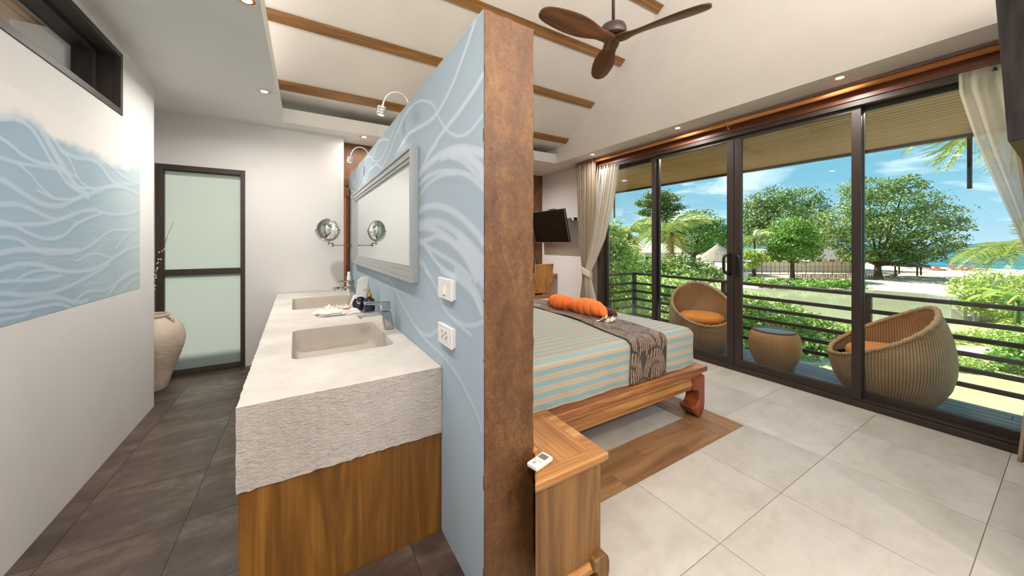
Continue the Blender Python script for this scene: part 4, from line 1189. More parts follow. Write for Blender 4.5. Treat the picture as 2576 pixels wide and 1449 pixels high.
# ------------------------------------------------------------------ clay urn with twigs
ur = thing('clay_urn', 'tall weathered clay urn on the floor behind the mural wall', 'urn', (-1.235, 4.405, 0))
prof = [(0.0001, 0), (0.135, 0), (0.142, 0.012), (0.158, 0.10), (0.190, 0.20), (0.224, 0.30), (0.247, 0.38), (0.256, 0.45), (0.252, 0.51), (0.232, 0.57), (0.196, 0.62), (0.160, 0.648), (0.138, 0.656), (0.138, 0.668), (0.150, 0.676), (0.150, 0.686), (0.132, 0.688), (0.124, 0.676), (0.128, 0.60), (0.12, 0.55), (0.0001, 0.55)]
obj('body', MB().lathe([(r * (1 + 0.008 * math.sin(z * 60)), z) for r, z in prof], 64), M['pot'], ur, fixn=False)
for a in (-0.35, PI - 0.35, 1.2, 1.2 + PI):
    cx, cy = math.cos(a), math.sin(a)
    obj('lug', MB().tube([(0.150 * cx, 0.150 * cy, 0.652), (0.182 * cx, 0.182 * cy, 0.664), (0.196 * cx, 0.196 * cy, 0.640), (0.205 * cx, 0.205 * cy, 0.612)], [0.012, 0.014, 0.013, 0.008], 8), M['pot'], ur)
tg = thing('twig_bunch', 'bunch of dark budding twigs standing in the clay urn', 'twigs', (-1.235, 4.405, 0.56))
r_ = random.Random(5)
for k, (dx, dy, h) in enumerate(((0.10, -0.02, 0.98), (0.02, -0.05, 0.93), (0.05, 0.03, 0.80), (-0.08, 0.0, 0.9), (-0.02, 0.06, 0.75), (0.06, -0.06, 0.62))):
    pts = [(0.06 * dx + 0.0, 0.06 * dy, 0)]
    for i in range(1, 9):
        t = i / 8
        pts.append((dx * (0.3 * t + 1.5 * t * t) + r_.uniform(-.008, .008), dy * t * 1.2 + r_.uniform(-.008, .008), h * t))
    tq = obj('twig', MB().tube(pts, [0.004 - 0.0028 * i / 8 for i in range(9)], 6), plain('twig_bark', (86, 52, 40), 0.7) if k == 0 else bpy.data.materials['twig_bark'], tg)
    mb = MB()
    for i in range(3, 8):
        for q in range(2):
            p = Vector(pts[i]) + Vector((r_.uniform(-.012, .012), r_.uniform(-.012, .012), r_.uniform(-.02, .02)))
            mb.lathe([(0.0001, -0.008), (0.0055, -0.002), (0.005, 0.004), (0.0001, 0.009)], 8, tuple(p))
    obj('bud', mb, M['petal'], tq)['kind'] = 'stuff'

# ------------------------------------------------------------------ bed
BX0, BX1, BY0, BY1, BZ = 0.80, 2.690, 1.510, 3.450, 0.38
bed = thing('bed', 'low teak platform bed with a red-brown curved foot', 'bed', (1.7, 2.45, 0))
def W(name, mb, mat, par, **k): return obj(name, mb, mat, par, world=True, **k)
W('platform', MB().box(BX0, BX1, BY0, BY1, BZ - 0.038, BZ), M['teak_dark'], bed, bev=0.004)
W('under_moulding', MB().box(BX0 + 0.02, BX1 - 0.03, BY0 + 0.025, BY1 - 0.025, BZ - 0.075, BZ - 0.038), M['teak'], bed, bev=0.004)
def rail_prof(y, s):
    return [(y, 0.305), (y - s * 0.016, 0.290), (y - s * 0.020, 0.255), (y - s * 0.012, 0.220), (y, 0.212), (y + s * 0.05, 0.212), (y + s * 0.05, 0.305)]
W('side_rail', MB().prism(rail_prof(BY0 + 0.045, 1), BX0 + 0.12, BX1 - 0.10, 'x'), M['teak'], bed, bev=0.003)
W('side_rail', MB().prism(rail_prof(BY1 - 0.045, -1), BX0 + 0.12, BX1 - 0.10, 'x'), M['teak'], bed, bev=0.003)
W('end_rail', MB().box(BX1 - 0.085, BX1 - 0.035, BY0 + 0.10, BY1 - 0.10, 0.212, 0.305), M['teak_y'], bed, bev=0.006)
W('end_rail', MB().box(BX0 + 0.05, BX0 + 0.10, BY0 + 0.10, BY1 - 0.10, 0.212, 0.305), M['teak_y'], bed, bev=0.006)
legp = [(0, 0.312), (0, 0.10), (0.008, 0.055), (0.026, 0.020), (0.052, 0.002), (0.078, 0.0), (0.110, 0.018), (0.145, 0.050), (0.172, 0.092), (0.150, 0.090), (0.124, 0.092), (0.098, 0.106), (0.080, 0.135), (0.076, 0.168), (0.086, 0.196), (0.108, 0.212), (0.150, 0.216), (0.150, 0.312)]
def leg_mesh(w=0.115, s=1.0):
    mb = MB().prism([(-a * s, b * s) for a, b in legp], 0, w, 'y')
    return mb
for (x, y, sx, sy) in ((BX1 - 0.012, BY0 + 0.012, 1, 1), (BX1 - 0.012, BY1 - 0.012, 1, -1), (BX0 + 0.012, BY0 + 0.012, -1, 1), (BX0 + 0.012, BY1 - 0.012, -1, -1)):
    mb = MB().prism([(x - sx * a, b) for a, b in legp], y, y + sy * 0.115, 'y')
    W('leg', mb, M['redwood'], bed, bev=0.012, seg=3)
# mattress under its striped bedspread: a thing of its own
mt = thing('mattress', 'thick mattress in a teal and tan striped bedspread on the teak bed', 'mattress', (1.7, 2.45, BZ + 0.001))
SX0, SX1, SY0, SY1, SZ = 0.82, 2.645, 1.575, 3.385, 0.672
def spread():
    R_ = 0.055; h = SZ - BZ; prof = []   # (y, z, s)
    s = 0.0
    def put(y, z):
        nonlocal s
        if prof: s += math.hypot(y - prof[-1][0], z - prof[-1][1])
        prof.append((y, z, s))
    for k in range(14): put(SY0 + 0.004, BZ + 0.004 + (h - R_ - 0.004) * k / 13)
    for k in range(1, 8):
        a = PI - PI / 2 * k / 7; put(SY0 + R_ + R_ * math.cos(a), SZ - R_ + R_ * math.sin(a))
    for k in range(1, 60): put(SY0 + R_ + (SY1 - SY0 - 2 * R_) * k / 59, SZ)
    for k in range(1, 8):
        a = PI / 2 - PI / 2 * k / 7; put(SY1 - R_ + R_ * math.cos(a), SZ - R_ + R_ * math.sin(a))
    for k in range(1, 8): put(SY1, SZ - R_ - (h - R_ - 0.004) * k / 7)
    mb = MB(); NX = 90; npf = len(prof)
    xs = []
    for i in range(NX + 1):
        t = i / NX
        xs.append(SX0 + (SX1 - SX0) * t)
    vs = []; uvs = []
    for j, (y, z, s_) in enumerate(prof):
        for i, x in enumerate(xs):
            d = min(x - SX0, SX1 - x)
            k = min(1, d / R_); drop = R_ * (1 - math.sqrt(max(0, 1 - (1 - k) ** 2)))
            cy = (SY0 + SY1) / 2
            zz = z - (drop if z > SZ - R_ * 1.01 else 0)
            yy = y + (cy - y) / abs(cy - y + 1e-9) * drop * 0.5 if abs(y - cy) > (cy - SY0 - R_ * 0.9) else y
            low = max(0, (SZ - 0.06 - z) / h)
            wv = 0.007 * low * math.sin(x * 13 + 1.2) + 0.004 * low * math.sin(x * 31 + z * 20)
            if y < cy: yy -= wv * (1 if j < 30 else 0)
            zz += 0.003 * math.sin(x * 7 + y * 5) * (1 if j > 20 and j < npf - 15 else 0.0)
            if j == 0: zz += 0.0
            vs.append((x, yy, zz)); uvs.append((x, s_))
    fs = [(j * (NX + 1) + i, j * (NX + 1) + i + 1, (j + 1) * (NX + 1) + i + 1, (j + 1) * (NX + 1) + i) for j in range(npf - 1) for i in range(NX)]
    mb.add(vs, fs, True, uvs)
    for i in (0, NX):
        vs2 = [vs[j * (NX + 1) + i] for j in range(npf)]
        mb.add(vs2, [tuple(range(npf)) if i else tuple(range(npf))[::-1]], False, [(v[1] * 0.2, v[2] - BZ) for v in vs2])
    return mb
W('bedspread', spread(), M['bedspread'], mt, fixn=False)
# runner with its printed fronds
rn = thing('bed_runner', 'dark brown bed runner printed with pale fronds across the striped bedspread', 'runner', (2.15, 2.4, 0.68))
def runner():
    R_ = 0.06; off = 0.006; path = []; s = 0
    y_a, zt = SY0 - 0.010, SZ + off
    pr_ = []
    for k in range(30): pr_.append((y_a, BZ + 0.006 + (zt - R_ - BZ - 0.006) * k / 29))
    for k in range(1, 14):
        a = PI - PI / 2 * k / 13; pr_.append((y_a + R_ + R_ * math.cos(a), zt - R_ + R_ * math.sin(a)))
    for k in range(1, 230): pr_.append((y_a + R_ + (SY1 + 0.01 - y_a - 2 * R_) * k / 229, zt))
    for k in range(1, 8):
        a = PI / 2 - PI / 2 * k / 7; pr_.append((SY1 + 0.01 - R_ + R_ * math.cos(a), zt - R_ + R_ * math.sin(a)))
    for k in range(1, 12): pr_.append((SY1 + 0.012, zt - R_ - (zt - R_ - BZ) * k / 12))
    pr_ = np.array(pr_); ds = np.r_[0, np.cumsum(np.hypot(*np.diff(pr_, axis=0).T))]
    NXr = 90
    V = []; UV = []
    for j, (y, z) in enumerate(pr_):
        t = ds[j] / ds[-1]
        xl = np.interp(ds[j], [0, 0.30, 0.9, 1.6, 2.4], [1.865, 1.885, 2.01, 2.045, 2.06])
        xr = np.interp(ds[j], [0, 0.30, 0.7, 1.1, 1.7, 2.4], [2.252, 2.262, 2.32, 2.36, 2.37, 2.39])
        for i in range(NXr + 1):
            u = i / NXr
            wr = 0.0
            if z > SZ - 0.02:
                wr = 0.010 * max(0, math.sin(u * 9 + y * 6)) * min(1, (y - SY0) * 2) + 0.014 * max(0, math.sin(y * 9 - u * 4 + 1)) * min(1, max(0, (y - 2.0)) * 1.5) * (1 - abs(2 * u - 1)) 
            V.append((xl + (xr - xl) * u, y - (0.004 * math.sin(u * 12) if z < SZ - 0.05 and y < 2 else 0), z + wr))
            UV.append((u * 0.39, ds[j]))
    V = np.array(V); UV = np.array(UV); nj = len(pr_)
    j, i = np.meshgrid(np.arange(nj - 1), np.arange(NXr), indexing='ij'); a = (j * (NXr + 1) + i).ravel()
    F = np.stack([a, a + 1, a + NXr + 2, a + NXr + 1], 1)
    # scale-shaped fronds in offset rows
    X, S = UV[:, 0], UV[:, 1]
    dark = np.array([46, 34, 30.]); pale = np.array([156, 130, 106.])
    val = np.zeros(len(X)); cellw, cellh = 0.26, 0.20
    best = np.full(len(X), -1e9)
    for row in range(-1, int(2.6 / cellh) + 2):
        for colm in range(-1, 3):
            cx = colm * cellw + (cellw / 2 if row % 2 else 0); cy = row * cellh
            dx, dy = (X - cx), (S - cy)
            inside = ((dx / (cellw * 0.52)) ** 2 + ((dy - 0.02) / (cellh * 1.05)) ** 2 < 1) & (dy > -0.09)
            pr2 = -cy
            up = inside & (pr2 > best)
            # strands droop from a point near the crest
            rx = dx / (cellw * 0.5); ry = (dy + 0.10) / (cellh * 1.25)
            fan = rx / np.maximum(0.12, np.sqrt(np.clip(1 - ry, 0.0, 1.0)) + 0.05)
            lines = 0.5 + 0.5 * np.sin(fan * 26 + np.sin(ry * 9) * 0.7)
            edge = np.sqrt((dx / (cellw * 0.52)) ** 2 + ((dy - 0.02) / (cellh * 1.05)) ** 2)
            v = np.where(lines > 0.52, 1.0, 0.0) * np.where(edge > 0.93, 0.0, 1.0) * np.where((np.abs(rx) < 0.22) & (ry < 0.45), 0.1, 1.0)
            v = v * np.where((edge > 0.42) & (edge < 0.50) & (dy > 0), 0.15, 1.0)
            val[up] = v[up]; best[up] = pr2
    col = dark[None] * (1 - val[:, None]) + pale[None] * val[:, None]
    o = paint_mesh('cloth', V - np.array([[2.15, 2.4, 0.68]]), F, col, M['runner'], rn, True)
    m = o.modifiers.new('solid', 'SOLIDIFY'); m.thickness = 0.003; m.offset = 1
runner()

# orange towels twisted into ridged rolls, a brown one behind
def towel_roll(name, lab, cx, cy, z0, L, rad, rot, nr, mat, group=None, taper=0.45):
    t = thing(name, lab, 'towel', (cx, cy, z0), rot, group)
    def f(u, v):
        a = 2 * PI * u; x = (v - 0.5) * L
        e = 2 * v - 1
        env = (1 - abs(e) ** 2.6) ** 0.55 * (1 - taper * max(0, e) ** 1.5)
        rid = abs(math.sin(PI * nr * v + 0.9 * math.sin(a + 0.8))) ** 0.8
        r = rad * env * (0.84 + 0.16 * rid)
        yy = math.cos(a) * r * 1.25
        zz = math.sin(a) * r
        return (x, yy + 0.02 * math.sin(v * 3), max(0.0, zz + rad * 0.72 * min(1, env + 0.25)))
    obj('rolled_terry', MB().grid(f, 48, 110), mat, t, fixn=False)
    return t
RZ = SZ + 0.011
towel_roll('rolled_towel', 'farther orange ridged towel roll on the bed runner', 2.245, 2.74, RZ, 0.40, 0.080, PI / 2 + 0.06, 7, M['towel_orange'], 'orange towel rolls on the bed', 0.25)
towel_roll('rolled_towel', 'nearer orange ridged towel roll beside the white blossoms', 2.240, 2.37, RZ, 0.47, 0.084, -PI / 2 + 0.03, 6, M['towel_orange'], 'orange towel rolls on the bed', 0.30)
towel_roll('rolled_towel', 'dark brown towel roll behind the orange towels on the bed', 2.42, 2.33, SZ + 0.006, 0.34, 0.040, PI / 2 - 0.1, 3, M['towel_brown'], None, 0.1)
petals('frangipani', 'white frangipani at the end of the orange towel roll, left one', wp, 2.150, 2.095, RZ + 0.004, 1.55, 0.4, -0.5, 'blossoms on the bed runner')
petals('frangipani', 'white frangipani at the end of the orange towel roll, right one', wp, 2.205, 2.050, RZ + 0.004, 1.35, 1.3, -0.4, 'blossoms on the bed runner')

# ------------------------------------------------------------------ bedside cabinet
ns = thing('nightstand', 'teak bedside cabinet with curled feet beside the bed', 'nightstand', (0.9, 1.2, 0))
NT = 0.5
top = [(0.684, 0.982), (1.047, 0.982), (1.047, 1.405), (0.784, 1.405), (0.784, 1.128)]
W('top', MB().prism(top, NT - 0.030, NT, 'z'), M['teak'], ns, bev=0.007, seg=3)
W('top_inset', MB().prism([(0.735, 1.035), (0.995, 1.035), (0.995, 1.355), (0.815, 1.355), (0.815, 1.145)], NT, NT + 0.0015, 'z'), M['teak_y'], ns, bev=0.001)
W('carcass', MB().prism([(0.700, 1.002), (1.020, 1.002), (1.020, 1.385), (0.795, 1.385), (0.795, 1.138)], 0.085, NT - 0.030, 'z'), M['teak_z'], ns, bev=0.002)
W('top_moulding', MB().prism([(0.692, 0.992), (1.034, 0.992), (1.034, 1.395), (0.790, 1.395), (0.790, 1.135)], NT - 0.042, NT - 0.030, 'z'), M['teak'], ns, bev=0.003)
W('drawer', MB().box(1.020, 1.030, 1.03, 1.36, 0.33, 0.44), M['teak_y'], ns, bev=0.003)
W('drawer', MB().box(1.020, 1.030, 1.03, 1.36, 0.12, 0.31), M['teak_y'], ns, bev=0.003)
W('base_rail', MB().prism([(0.995, 0.088), (0.983, 0.076), (0.981, 0.058), (0.990, 0.046), (1.02, 0.046), (1.02, 0.088)], 0.70, 0.985, 'x'), M['teak'], ns, bev=0.004)
W('base_rail', MB().box(1.005, 1.030, 1.06, 1.33, 0.046, 0.088), M['teak_y'], ns, bev=0.006)
for (x, y, sx, sy) in ((1.046, 0.975, 1, 1), (1.046, 1.410, 1, -1)):
    pf = [(0, 0.070), (0.006, 0.088), (0.026, 0.106), (0.050, 0.106), (0.085, 0.100), (0.092, 0.080), (0.088, 0.060), (0.070, 0.052), (0.062, 0.034), (0.074, 0.018), (0.070, 0.0), (0.022, 0.0), (0.006, 0.012), (0, 0.034)]
    W('foot', MB().prism([(x - sx * a, b) for a, b in pf], y, y + sy * 0.055, 'y'), M['teak_z'], ns, bev=0.008, seg=3)
rc = thing('remote_control', 'white air-conditioner remote control with a grey screen on the bedside cabinet', 'remote control', (0.762, 1.062, NT + 0.002), math.radians(-76))
obj('casing', MB().box(-0.026, 0.026, -0.046, 0.050, 0, 0.018), M['whiteplastic'], rc, bev=0.006, seg=3)
obj('screen', MB().box(-0.017, 0.017, 0.008, 0.036, 0.0175, 0.0188), plain('lcd_grey', (112, 116, 104), 0.25), rc)
for k in range(3):
    obj('button', MB().box(-0.018 + 0.013 * k, -0.009 + 0.013 * k, -0.014, -0.005, 0.0175, 0.0195), plain('grey_button_%d' % k, (196, 196, 190), 0.5), rc, bev=0.001)
obj('button', MB().lathe([(0.0001, 0.0195), (0.008, 0.0195), (0.008, 0.0175)], 16, (0, -0.028, 0)), bpy.data.materials['grey_button_0'], rc)

# ------------------------------------------------------------------ ceiling fan
FX, FY, FZ = 2.044, 1.874, 2.916
fan = thing('ceiling_fan', 'three-blade dark wooden ceiling fan with a bronze motor', 'ceiling fan', (FX, FY, FZ))
obj('motor', MB().lathe([(0.0001, 0.118), (0.030, 0.118), (0.036, 0.112), (0.070, 0.108), (0.090, 0.098), (0.098, 0.080), (0.100, 0.030), (0.094, 0.020), (0.060, 0.014), (0.0001, 0.012)], 48), M['fanmetal'], fan)
obj('down_rod', MB().tube([(0, 0, 0.11), (0, 0, zslope(FY) - FZ + 0.02)], 0.012, 14), M['fanmetal'], fan)
obj('canopy', MB().lathe([(0.0001, zslope(FY) - FZ + 0.05), (0.075, zslope(FY) - FZ + 0.05), (0.070, zslope(FY) - FZ - 0.06), (0.02, zslope(FY) - FZ - 0.09)], 32), M['fanmetal'], fan)
def blade():
    st = [(0.0, 0.050, 0.0, 0), (0.05, 0.060, 0.0, 0.0), (0.095, 0.062, 0.002, 0.04), (0.13, 0.052, 0.004, 0.16), (0.18, 0.058, 0.006, 0.30), (0.26, 0.078, 0.010, 0.34), (0.36, 0.090, 0.014, 0.30), (0.46, 0.088, 0.016, 0.25), (0.56, 0.078, 0.018, 0.20), (0.62, 0.064, 0.018, 0.18), (0.65, 0.046, 0.018, 0.17), (0.663, 0.022, 0.018, 0.17)]
    mb = MB(); NV = 10; T = 0.010
    vs = []
    for r, hw, dz, tw_ in st:
        for k in range(2 * NV + 2):
            if k <= NV: u = -1 + 2 * k / NV; top_ = 1
            else: u = 1 - 2 * (k - NV - 1) / NV; top_ = -1
            th = T * (1 - u * u) ** 0.5 + 0.0015
            y = u * hw; z = top_ * th + dz
            c, s = math.cos(tw_), math.sin(tw_)
            vs.append((r, y * c - z * s + (0.0 if r < 0.1 else 0.0), y * s + z * c))
    m = 2 * NV + 2; n = len(st)
    fs = [(i * m + k, i * m + (k + 1) % m, (i + 1) * m + (k + 1) % m, (i + 1) * m + k) for i in range(n - 1) for k in range(m)]
    fs += [tuple(range(m))[::-1], tuple((n - 1) * m + k for k in range(m))]
    return mb.add(vs, fs, True)
bm_ = blade().mesh('blade'); bm_.materials.append(M['fanwood'])
for k in range(3):
    b = inst('blade', bm_, fan, (0, 0, 0), (0, 0, math.radians(56 + 120 * k)))
    m = b.modifiers.new('sub', 'SUBSURF'); m.levels = 1; m.render_levels = 1
mb = MB()
for k in range(3):
    for q in ((0.045, 0.018), (0.045, -0.018), (0.075, 0.0)):
        a = math.radians(56 + 120 * k); x, y = q
        mb.tube([(x * math.cos(a) - y * math.sin(a), x * math.sin(a) + y * math.cos(a), -0.0135), (x * math.cos(a) - y * math.sin(a), x * math.sin(a) + y * math.cos(a), -0.009)], 0.004, 10)
obj('screw_heads', mb, M['black'], fan)['kind'] = 'stuff'

# ------------------------------------------------------------------ television, desk, chair, jar
tv = thing('television', 'flat wall television tilted on a bracket beside the beige curtain', 'television', (3.72, 4.345, 1.353), 0)
Mt = Matrix.Rotation(math.radians(-12.5), 4, 'Y')
Wt, Ht = 0.965, 0.565
obj('bezel', MB().box(0.0, 0.035, 0, Wt, 0, Ht, Mt).box(0.035, 0.06, 0.2, Wt - 0.2, 0.08, Ht - 0.12, Mt), M['black'], tv, bev=0.003)
obj('silver_edge', MB().box(-0.003, 0.004, -0.004, 0.004, -0.004, Ht + 0.003, Mt).box(-0.003, 0.004, 0, Wt, -0.006, 0.006, Mt).box(-0.003, 0.004, 0, Wt, Ht - 0.003, Ht + 0.003, Mt), plain('silver_trim', (150, 140, 136), 0.3, 0.6), tv)
obj('screen', MB().box(-0.004, 0.001, 0.014, Wt - 0.014, 0.014, Ht - 0.014, Mt), plain('dark_screen', (10, 9, 9), 0.06), tv)
obj('logo_bump', MB().box(-0.004, 0.004, Wt * 0.48, Wt * 0.53, -0.016, -0.004, Mt), M['black'], tv, bev=0.002)
obj('wall_bracket', MB().box(-0.05, 0.245, Wt * 0.40, Wt * 0.50, 0.44, 0.49).box(0.03, 0.25, 0.36, 0.60, 0.20, 0.40).box(-0.10, -0.03, 0.30, 0.44, Ht - 0.012, Ht + 0.010), M['black'], tv)
so = thing('wall_socket', 'white wall socket with a black plug beside the television', 'outlet', (3.97, 4.43, 1.76))
obj('plate', MB().box(-0.012, -0.001, -0.045, 0.045, -0.06, 0.06), M['whiteplastic'], so, bev=0.003)
obj('plug', MB().box(-0.05, -0.012, 0.0, 0.04, -0.03, 0.02).tube([(-0.045, 0.02, -0.02), (-0.05, 0.06, -0.05), (-0.06, 0.14, 0.0)], 0.006, 8), M['black'], so)

dk = thing('writing_desk', 'teak writing desk against the far wall under the television', 'desk', (3.3, 5.2, 0))
W('desktop', MB().box(2.40, 3.962, 4.965, 5.44, 0.752, 0.786), M['teak'], dk, bev=0.004)
W('apron', MB().box(2.44, 3.93, 4.985, 5.42, 0.665, 0.752), M['teak'], dk, bev=0.003)
for x in (2.44,):
    for y in (4.985, 5.37): W('leg', MB().box(x, x + 0.05, y, y + 0.05, 0, 0.665), M['teak_z'], dk, bev=0.003)
W('shelf_box', MB().box(3.05, 3.50, 5.25, 5.40, 0.7865, 0.84), M['teak'], dk, bev=0.003)
ch = thing('desk_chair', 'teak chair with a tall solid back pulled up to the writing desk', 'chair', (3.19, 4.62, 0), math.radians(4))
Mb = Matrix.Translation((0, -0.19, 0.42)) @ Matrix.Rotation(math.radians(8), 4, 'X')
obj('backrest', MB().box(-0.185, 0.185, -0.012, 0.012, 0.14, 0.60, Mb), M['teak_chair'], ch, bev=0.005)
obj('back_rail', MB().box(-0.150, 0.150, -0.010, 0.010, 0.045, 0.10, Mb), M['teak'], ch, bev=0.003)
for s in (-1, 1):
    obj('back_post', MB().box(s * 0.172 - 0.018, s * 0.172 + 0.018, -0.016, 0.016, -0.02, 0.30, Mb), M['teak_chair'], ch, bev=0.003)
    obj('leg', MB().box(s * 0.172 - 0.018, s * 0.172 + 0.018, -0.205, -0.168, 0, 0.42), M['teak_chair'], ch, bev=0.003)
    obj('leg', MB().box(s * 0.172 - 0.018, s * 0.172 + 0.018, 0.16, 0.196, 0, 0.42), M['teak_chair'], ch, bev=0.003)
obj('seat', MB().box(-0.20, 0.20, -0.21, 0.21, 0.42, 0.45), M['teak'], ch, bev=0.005)
uj = thing('pagoda_jar', 'black lacquer jar with a ringed pagoda lid on the writing desk', 'jar', (3.625, 5.18, 0.7865))
obj('jar', MB().lathe([(0.0001, 0), (0.055, 0), (0.062, 0.01), (0.070, 0.05), (0.076, 0.10), (0.072, 0.135), (0.050, 0.155)], 32), M['black'], uj)
lp = [(0.050, 0.155)]
z = 0.158; r = 0.052
for k in range(9):
    lp += [(r, z), (r * 0.98, z + 0.008), (r * 0.72, z + 0.012)]; z += 0.020; r *= 0.82
lp += [(0.004, z + 0.01), (0.0001, z + 0.05)]
obj('lid', MB().lathe(lp, 28), M['black'], uj)
ty = thing('ashtray', 'small dark round dish on the near end of the writing desk', 'dish', (3.86, 5.03, 0.7865))
obj('dish', MB().lathe([(0.0001, 0.004), (0.03, 0.004), (0.036, 0.016), (0.040, 0.016), (0.038, 0.0), (0.0001, 0)], 24), M['black'], ty)

# ------------------------------------------------------------------ curtain rod and curtains
cr_ = thing('curtain_rod', 'long orange-brown wooden curtain rod in front of the header board', 'curtain rod', (3.815, 0.1, 2.60))
obj('rod', MB().tube([(0, -0.02, 0), (0, 4.19, 0)], 0.021, 18), M['rod'], cr_)
obj('finial', MB().lathe([(0.0001, -0.032), (0.018, -0.028), (0.030, -0.010), (0.031, 0.004), (0.024, 0.022), (0.012, 0.030), (0.012, 0.045), (0.0001, 0.045)], 24, M=Matrix.Translation((0, 4.235, 0)) @ Matrix.Rotation(PI / 2, 4, 'X')), M['rod'], cr_)
for y in (1.92, 0.18):
    mb = MB().tube([(0, y - 0.1, 0.0), (0, y - 0.075, 0.0)], 0.028, 16).box(0.0, 0.075, y - 0.1, y - 0.078, -0.012, 0.012).tube([(0.0, y - 0.088, -0.02), (0.01, y - 0.088, -0.045), (0.035, y - 0.088, -0.055)], 0.007, 8)
    obj('bracket', mb, M['rod'], cr_)

def curtain(name, lab, mat, fx, nf, amp, keys, z0, z1, nu=150, nv=60, group=None, parent=None, cat='curtain'):
    """keys: (z, y_start, y_end, x, amp scale) from top to bottom"""
    K = np.array(keys, float)[::-1]
    t = thing(name, lab, cat, (K[-1][3], (K[-1][1] + K[-1][2]) / 2, 0), 0, group)
    def f(u, v):
        z = z1 + (z0 - z1) * v
        ya, yb, x, a = [np.interp(z, K[:, 0], K[:, i]) for i in (1, 2, 3, 4)]
        ph = 2 * PI * nf * u
        uu = u + 0.18 / nf * math.sin(ph * 0.37 + 1)
        y = ya + (yb - ya) * uu
        xx = x + a * amp * (math.sin(ph) + 0.3 * math.sin(2.3 * ph + 1.0)) * (0.85 + 0.15 * math.sin(z * 3 + u * 5))
        return (xx, y, z)
    W('cloth', MB().grid(f, nu, nv), mat, t, solid=0.0015, fixn=False)
    return t
lc = curtain('curtain', 'heavy beige curtain gathered at the left end of the rod', M['curtain'], 3.82, 12, 0.026,
    [(2.66, 3.86, 4.27, 3.815, 1.0), (2.58, 3.86, 4.27, 3.815, 1.2), (1.8, 3.885, 4.25, 3.82, 1.1), (1.2, 3.96, 4.20, 3.83, 1.0), (0.90, 4.015, 4.165, 3.84, 0.8), (0.75, 4.015, 4.165, 3.84, 0.8), (0.5, 3.98, 4.20, 3.83, 1.0), (0.02, 3.94, 4.24, 3.83, 1.2)], 0.02, 2.655)
ls = curtain('sheer_curtain', 'cream sheer curtain swept aside at the left of the sliding doors', M['sheer'], 3.86, 9, 0.014,
    [(2.53, 3.44, 3.87, 3.872, 0.15), (2.42, 3.44, 3.88, 3.868, 1.0), (1.9, 3.53, 3.93, 3.855, 1.2), (1.4, 3.68, 3.98, 3.84, 1.2), (1.05, 3.86, 4.03, 3.82, 1.2), (0.92, 3.93, 4.07, 3.81, 1.0), (0.86, 3.955, 4.08, 3.81, 0.9), (0.70, 3.92, 4.08, 3.815, 1.0), (0.4, 3.82, 4.06, 3.82, 1.4), (0.02, 3.74, 4.06, 3.82, 1.6)], 0.02, 2.53)
tb = thing('curtain_tie', 'pale cloth tie holding the left curtains together', 'curtain tie', (3.82, 4.06, 0.84))
def tief(u, v):
    a = 2 * PI * u
    return (0.012 + 0.060 * math.cos(a), 0.125 * math.sin(a) * 0.93, (0.03 + 0.04 * math.sin(a + 0.3)) - (v - 0.5) * 0.115 - 0.035 * math.cos(a))
obj('band', MB().grid(tief, 40, 5), M['tie'], tb, solid=0.004, fixn=False)
rs = curtain('sheer_curtain', 'cream sheer curtain sweeping down at the right of the sliding doors', M['sheer'], 3.86, 4, 0.012,
    [(2.53, 0.10, 0.455, 3.868, 0.1), (2.38, 0.10, 0.452, 3.866, 0.9), (2.0, 0.08, 0.375, 3.855, 1.3), (1.7, 0.07, 0.295, 3.84, 1.3), (1.4, 0.06, 0.215, 3.83, 1.2), (1.1, 0.065, 0.150, 3.81, 1.0), (0.85, 0.068, 0.125, 3.80, 0.8), (0.6, 0.068, 0.16, 3.80, 1.0), (0.02, 0.068, 0.20, 3.78, 1.2)], 0.02, 2.53)
rh = curtain('curtain', 'heavy beige curtain at the right end of the rod beside the dark canvas', M['curtain'], 3.80, 5, 0.016,
    [(2.655, 0.066, 0.262, 3.790, 1.0), (2.3, 0.066, 0.25, 3.790, 1.0), (1.6, 0.066, 0.185, 3.775, 1.0), (0.9, 0.066, 0.13, 3.76, 0.7), (0.5, 0.066, 0.17, 3.75, 1.0), (0.02, 0.068, 0.205, 3.70, 1.3)], 0.02, 2.655)

# dark canvas on the near wall return, leaning forward at its top
cv = thing('wall_canvas', 'dark charcoal canvas hanging on the wall return at the right edge', 'canvas', (2.6, 0.062, 1.78))
Mc = Matrix.Rotation(math.radians(-2.8), 4, 'X')
cm = NM('charcoal_canvas', 0.7, 0, (58, 56, 58))
cm.color(cm.ramp(cm.noise(cm.coord('Object', (3, 3, 0.6)), 8, 5), [(0.3, (44, 42, 46)), (0.7, (78, 74, 74))]))
cm.bump(cm.noise(cm.coord('Object', (60, 60, 12)), 6, 3), 0.6, 0.003)
obj('canvas', MB().box(0, 0.75, 0.004, 0.105, 0.006, 1.0, Mc), cm.m, cv, bev=0.003)
obj('stretcher_bar', MB().box(0.01, 0.74, 0.006, 0.100, 0.0, 0.006, Mc), plain('olive_stretcher', (104, 100, 66), 0.8), cv)

